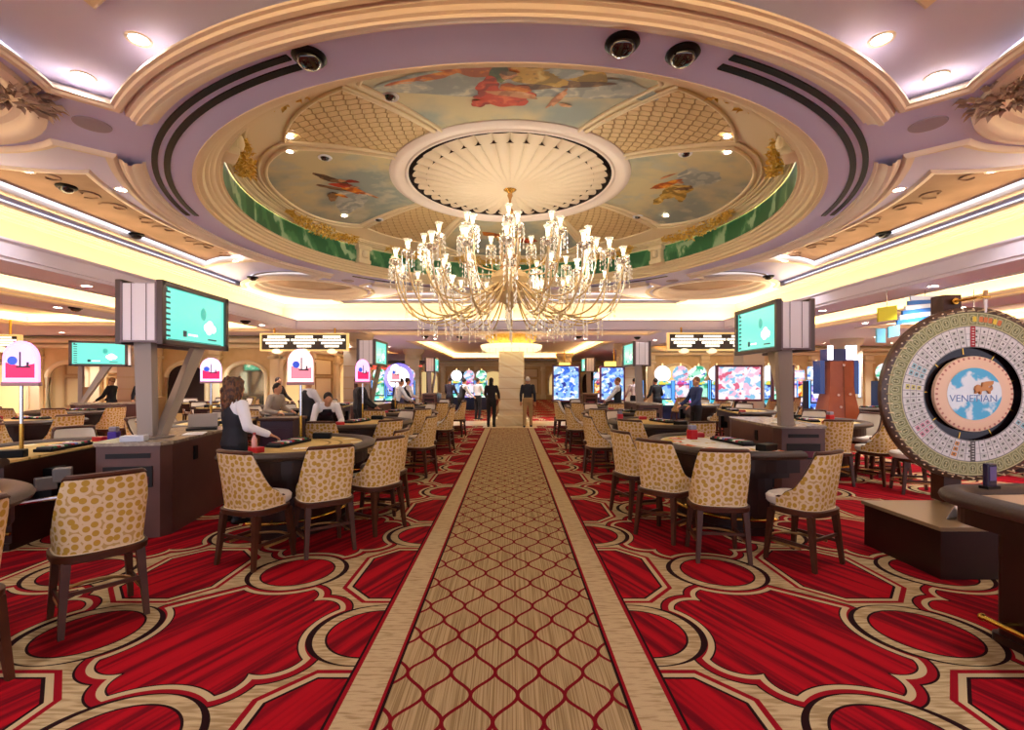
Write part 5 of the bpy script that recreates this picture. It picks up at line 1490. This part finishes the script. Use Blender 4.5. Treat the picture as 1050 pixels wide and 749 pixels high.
def person(x, y, deg, label, shirt='#e8e6ea', vest='#1c1c26', pants='#15151c', hair='#2a1c14', hairstyle='short', lean=0, hands=((-.22, .32, 1.0), (.22, .32, 1.0)), sit=False, skin=None, vox=.014, scale=1.0, stride=0, skirt=False, turn=0):
    skin = skin or SK
    root = thing('person', label, 'person', (x, y, 0), R(deg))
    S0 = Matrix.Diagonal((scale, scale, scale, 1))
    if sit: S0 = Matrix.Translation((0, 0, -.26)) @ S0
    hip = Vector((0, 0, .95))
    U = S0 @ Matrix.Translation(hip) @ Matrix.Rotation(-R(lean), 4, 'X') @ Matrix.Translation(-hip)
    H = U @ Matrix.Translation((0, .01, 1.50)) @ Matrix.Rotation(R(lean)*.6, 4, 'X') @ Matrix.Rotation(R(turn), 4, 'Z')  # head frame at neck top
    Ui = U.inverted()
    arms = []
    for s, h in ((-1, hands[0]), (1, hands[1])):
        tgt = Ui @ Vector(h); arms.append(arm_pts(s, tgt))
    if sit: legs = [((s*.09, 0, .95), (s*.13, .42, .93), (s*.13, .45, .50), (s*.13, .56, .45)) for s in (-1, 1)]
    else: legs = [((s*.09, 0, .92), (s*.10, .03+s*stride*.5, .50), (s*.10, s*stride-.02-abs(stride)*.2, .08), (s*.11, s*stride+.12, .03)) for s in (-1, 1)]
    bm = BM()
    # head with face
    ell(bm, (0, .0, .115), (.074, .092, .112), H); ell(bm, (0, .03, .06), (.052, .062, .062), H)
    ell(bm, (0, .094, .10), (.012, .018, .022), H); ell(bm, (0, .082, .055), (.024, .012, .010), H); ell(bm, (0, .072, .025), (.022, .018, .016), H)
    for s in (-1, 1): ell(bm, (s*.076, -.005, .10), (.010, .020, .030), H); ell(bm, (s*.03, .082, .14), (.022, .010, .008), H)
    cap(bm, (0, -.005, 1.42), .056, (0, .005, 1.56), .052, U)
    torso(bm, [(.86, .13, .085, 0), (.95, .155, .105, 0), (1.05, .135, .09, .005), (1.15, .13, .09, .01), (1.28, .155, .105, .01), (1.38, .165, .095, 0), (1.44, .12, .07, 0), (1.47, .06, .05, 0)], U)
    for s, (sh, el, ha) in zip((-1, 1), arms):
        cap(bm, sh, .052, el, .040, U); cap(bm, el, .040, ha, .028, U)
        d = (ha-el).normalized(); pc = ha+d*.045
        side = d.cross(Vector((0, 0, 1)));  side = side.normalized() if side.length > .1 else Vector((1, 0, 0))
        nrm = side.cross(d)
        for k in (-1.5, -.5, .5, 1.5): cap(bm, ha+side*k*.014, .016, ha+d*.075+side*k*.019, .0125, U)
        for k, L in ((-1.5, .062), (-.5, .074), (.5, .078), (1.5, .066)):
            b0 = ha+d*.075+side*k*.021; b1 = b0+d*L*.55-nrm*.008*1; b2 = b1+d*L*.35-nrm*.025
            cap(bm, b0, .010, b1, .009, U); cap(bm, b1, .009, b2, .008, U)
        t0 = ha+d*.02-side*.02*s; t1 = t0+d*.035-side*.035*s; cap(bm, t0, .012, t1, .010, U); cap(bm, t1, .010, t1+d*.03-side*.006*s, .009, U)
    for a, b_, c, d in legs:
        cap(bm, a, .080, b_, .054, S0); cap(bm, b_, .054, c, .036, S0); cap(bm, c, .036, d, .034, S0)
    remesh('body', bm, skin, root, vox)
    # trousers and shoes
    bm = BM()
    for a, b_, c, d in legs:
        cap(bm, a, .098, b_, .070, S0); cap(bm, b_, .070, c, .054, S0)
    torso(bm, [(.84, .15, .11, 0), (.95, .172, .125, 0), (1.03, .155, .11, .005)], S0 if not lean else U)
    remesh('trousers', bm, mat('cloth_'+pants, pants, .8), root, vox*1.3)
    bm = BM()
    for a, b_, c, d in legs:
        c = Vector(c); d = Vector(d); cap(bm, c+Vector((0, -.03, -.035 if not sit else 0)), .043, d, .040, S0); 
    remesh('shoes', bm, mat('shoe_black', '#120e0e', .4), root, vox)
    # shirt
    bm = BM()
    torso(bm, [(.97, .160, .112, 0), (1.05, .146, .102, .005), (1.15, .142, .102, .01), (1.28, .168, .118, .01), (1.39, .178, .106, 0), (1.45, .13, .08, 0), (1.485, .068, .062, 0)], U)
    for sh, el, ha in arms: cap(bm, sh, .068, el, .056, U); cap(bm, el, .055, ha-(ha-el).normalized()*.03, .042, U)
    remesh('shirt', bm, mat('cloth_'+shirt, shirt, .8), root, vox)
    if vest:
        bm = BM()
        torso(bm, [(.93, .182, .134, 0), (1.05, .157, .114, .005), (1.15, .153, .114, .01), (1.28, .172, .130, .01), (1.38, .145, .118, 0), (1.44, .115, .092, 0), (1.46, .09, .07, 0)], U)
        remesh('vest', bm, mat('cloth_'+vest, vest, .7), root, vox)
    # hair
    bm = BM(); rnd = random.Random(int(abs(x*100)))
    if hairstyle == 'curly':
        ell(bm, (0, -.02, .13), (.115, .115, .125), H); 
        for i in range(150):
            a = rnd.uniform(0, 2*pi); z = rnd.uniform(-.16, .24); rr = .118-.05*max(0, (z-.1)/.14)**2-.02*max(0, -z/.16)
            if sin(a) > .45 and z < .16: continue
            ell(bm, (rr*cos(a), -.02+rr*sin(a), z), (.022, .022, .034), H)
        ell(bm, (0, -.06, .0), (.095, .07, .14), H)
        m_, b_ = newmat('curly_hair', .6); X_, Y_, Z_ = xyz('obj'); nz = noise(X_, Y_, Z_*.5, 45, 3)
        E.nt.links.new(cmix(sstep(nz, .40, .62), lin('#3c2012'), lin('#6e4424')), b_.inputs['Base Color'])
        remesh('hair', bm, m_, root, .010)
    elif hairstyle == 'bald': bm.free()
    else:
        ell(bm, (0, -.018, .145), (.083, .092, .098), H)
        if hairstyle == 'long': ell(bm, (0, -.055, .02), (.08, .05, .14), H)
        remesh('hair', bm, mat('hair_'+hair, hair, .7), root, .012)
    return root
person(-3.20, 5.60, -32, 'dealer with big curly brown hair, black vest and white sleeves, seen from behind', hairstyle='curly', vox=.009, hands=((-.46, .34, 1.05), (.38, .20, 1.02)), scale=.965, turn=-12)
person(-4.05, 9.7, -35, 'dealer in a flat dark cap and vest standing at a table left of the aisle', hands=((-.15, .35, 1.02), (.15, .35, 1.0)), hair='#4a4a4c', turn=30)
person(-4.9, 9.9, -100, 'player in a grey shirt with head lowered beside the rose sign', shirt='#b0a394', vest=None, sit=False, scale=.93, lean=15, hair='#1c1410')
person(-3.6, 9.3, -150, 'worker bending low over a table in white sleeves, left of the aisle', lean=62, hands=((-.15, .70, .85), (.15, .65, .80)), hair='#20140e')
person(-3.75, 11.9, -70, 'woman in a dark jacket standing below the pink sign', shirt='#4a4850', vest='#3c3c44', hair='#5a3424', hairstyle='long')
person(-3.5, 11.4, -80, 'man in a black suit standing left of the white sign', shirt='#15151c', vest='#101018', hair='#2a1c14')
person(-3.55, 14.9, -60, 'dealer in a white shirt leaning in front of the glowing round sign', lean=18, vest=None, hands=((-.2, .5, 1.0), (.2, .5, 1.0)))
person(-3.5, 16.5, -60, 'dealer with white sleeves and dark vest just right of the glowing round sign', hands=((-.3, .3, 1.05), (.2, .3, 1.05)))
person(-1.95, 19.2, -55, 'dealer in vest and white sleeves leaning towards the far left tables', lean=14, hands=((-.2, .45, 1.0), (.2, .45, 1.0)))
person(-1.35, 20.2, -40, 'person in a white top at the far left tables', vest=None, hair='#3a2a20')
person(-2.6, 20.8, -20, 'person in a dark top by the far left machines', shirt='#2c2430', vest=None)
person(-.66, 16.95, -10, 'person in dark clothes standing left of the gold column', shirt='#1c1620', vest=None, hair='#1a1210', hairstyle='long', scale=1.0)
person(.62, 16.9, -8, 'white-haired man in a dark jacket and tan trousers walking away right of the gold column', shirt='#1e2430', vest=None, pants='#a98a5e', hair='#d8d4cc', stride=.12, hands=((-.25, .05, .88), (.25, .05, .88)), scale=1.02)
person(3.35, 15.0, 70, 'dealer with white sleeves and dark vest in the right pit', hands=((-.25, .35, 1.0), (.2, .35, 1.0)), hair='#7a4a2a')
person(4.2, 20.3, 0, 'person in black standing far right of the walking man', shirt='#17141c', vest=None, hairstyle='long')
person(5.2, 20.2, 10, 'person in a pale pink top at the far right machines', shirt='#d8c8cc', vest=None)
person(5.35, 17.5, 20, 'person in black leaning at the machines beside the distant right counter', shirt='#101014', vest=None, lean=12)
person(4.75, 12.3, 100, 'man in a navy shirt standing in the right pit below the hanging board', shirt='#2c3a68', vest=None, hair='#7a4a34')
person(-12.7, 15.4, 100, 'man in a dark suit far left in front of the gold wall', shirt='#16161c', vest=None, hair='#8a5a3a')
person(-12.1, 15.9, -150, 'woman in black beside the man in the dark suit, far left', shirt='#1a1a20', vest=None, hairstyle='long')
person(-7.3, 15.2, -100, 'person in dark clothes by the mirror arch on the left', shirt='#2c2018', vest=None)
person(-14.6, 12.9, 180, 'person in dark clothes at the left edge behind the pink sign', shirt='#1c1a2c', vest=None, lean=15)
# ------------------------------------------------------------------ lights
def area(name, loc, rot, sx, sy, power, col):
    l = bpy.data.lights.new(name, 'AREA'); l.shape = 'RECTANGLE'; l.size = sx; l.size_y = sy; l.energy = power; l.color = col
    o = bpy.data.objects.new(name, l); COL.objects.link(o); o.location = loc; o.rotation_euler = rot; return o
def point(loc, power, col, r=.1):
    l = bpy.data.lights.new('lamp', 'POINT'); l.energy = power; l.color = col; l.shadow_soft_size = r
    o = bpy.data.objects.new('lamp_light', l); COL.objects.link(o); o.location = loc
def spot(loc, power, col, ang=110, blend=.7, r=.06):
    l = bpy.data.lights.new('spot', 'SPOT'); l.energy = power; l.color = col; l.spot_size = R(ang); l.spot_blend = blend; l.shadow_soft_size = r
    o = bpy.data.objects.new('downlight_beam', l); COL.objects.link(o); o.location = loc
W = (1, .93, .82); N = (1, .965, .96)
for k in range(6):
    a = 2*pi*k/6+.3; point((CX+1.5*cos(a), CY+1.5*sin(a), 3.75), 12, W, .15)
point((CX, CY, 4.15), 7, W, .15)
for p in dl_pts: spot(p, 42, N)
# rows of spots with a lens each, added in the soffits as ambient fill
sp = []
for x in (-7.45, 7.45):
    for y in (2.5, 5.5, 8.5, 11.5, 14.5): sp.append((x, y))
for x in (-18, -15.6, -10.3, 10.3, 15.5):
    for y in (3, 7, 11, 14, 16.8): sp.append((x, y))
for x in (-6.5, -3, 3, 6.5):
    for y in (-1, .6): sp.append((x, y))
for x in (-6.0, 6.0):
    for y in (17.0, 20, 24, 28): sp.append((x, y))
for x in (-3, 0, 3):
    sp.append((x, 19.3))
for x in (14, 17):
    for y in (18.5, 21.5): sp.append((x, y))
for x, y in sp:
    downlight(x, y, ZS-.001, f"added soffit downlight {'left' if x < 0 else 'right' if x > 0 else 'in the middle'}, {abs(x):.0f} metres off the aisle and {y:.0f} metres ahead", grp='added fill downlights in the low soffit', es=14)
    spot((x, y, ZS-.05), 60 if y < 3 else 110 if (y < 15.9 and abs(x) < 12) else 190, N)
world = bpy.data.worlds.new('World'); scn.world = world; world.use_nodes = True
world.node_tree.nodes['Background'].inputs[0].default_value = (.90, .93, 1.1, 1); world.node_tree.nodes['Background'].inputs[1].default_value = 1.1  # ambient fill standing in for the hall behind, tinted bluish to brighten the ceiling
# ------------------------------------------------------------------ camera
cd = bpy.data.cameras.new('camera'); cd.sensor_width = 36; cd.lens = 495/1050*36; cd.shift_x = (525-523)/1050; cd.shift_y = (390-374.5)/1050
cd.clip_end = 200
co = bpy.data.objects.new('camera', cd); COL.objects.link(co); co.location = (0, 0, 1.65); co.rotation_euler = (pi/2, 0, 0)
scn.camera = co
vs_ = scn.view_settings; vs_.view_transform = 'Standard'; vs_.look = 'None'; vs_.gamma = 1; vs_.use_curve_mapping = False; vs_.exposure = 1.02
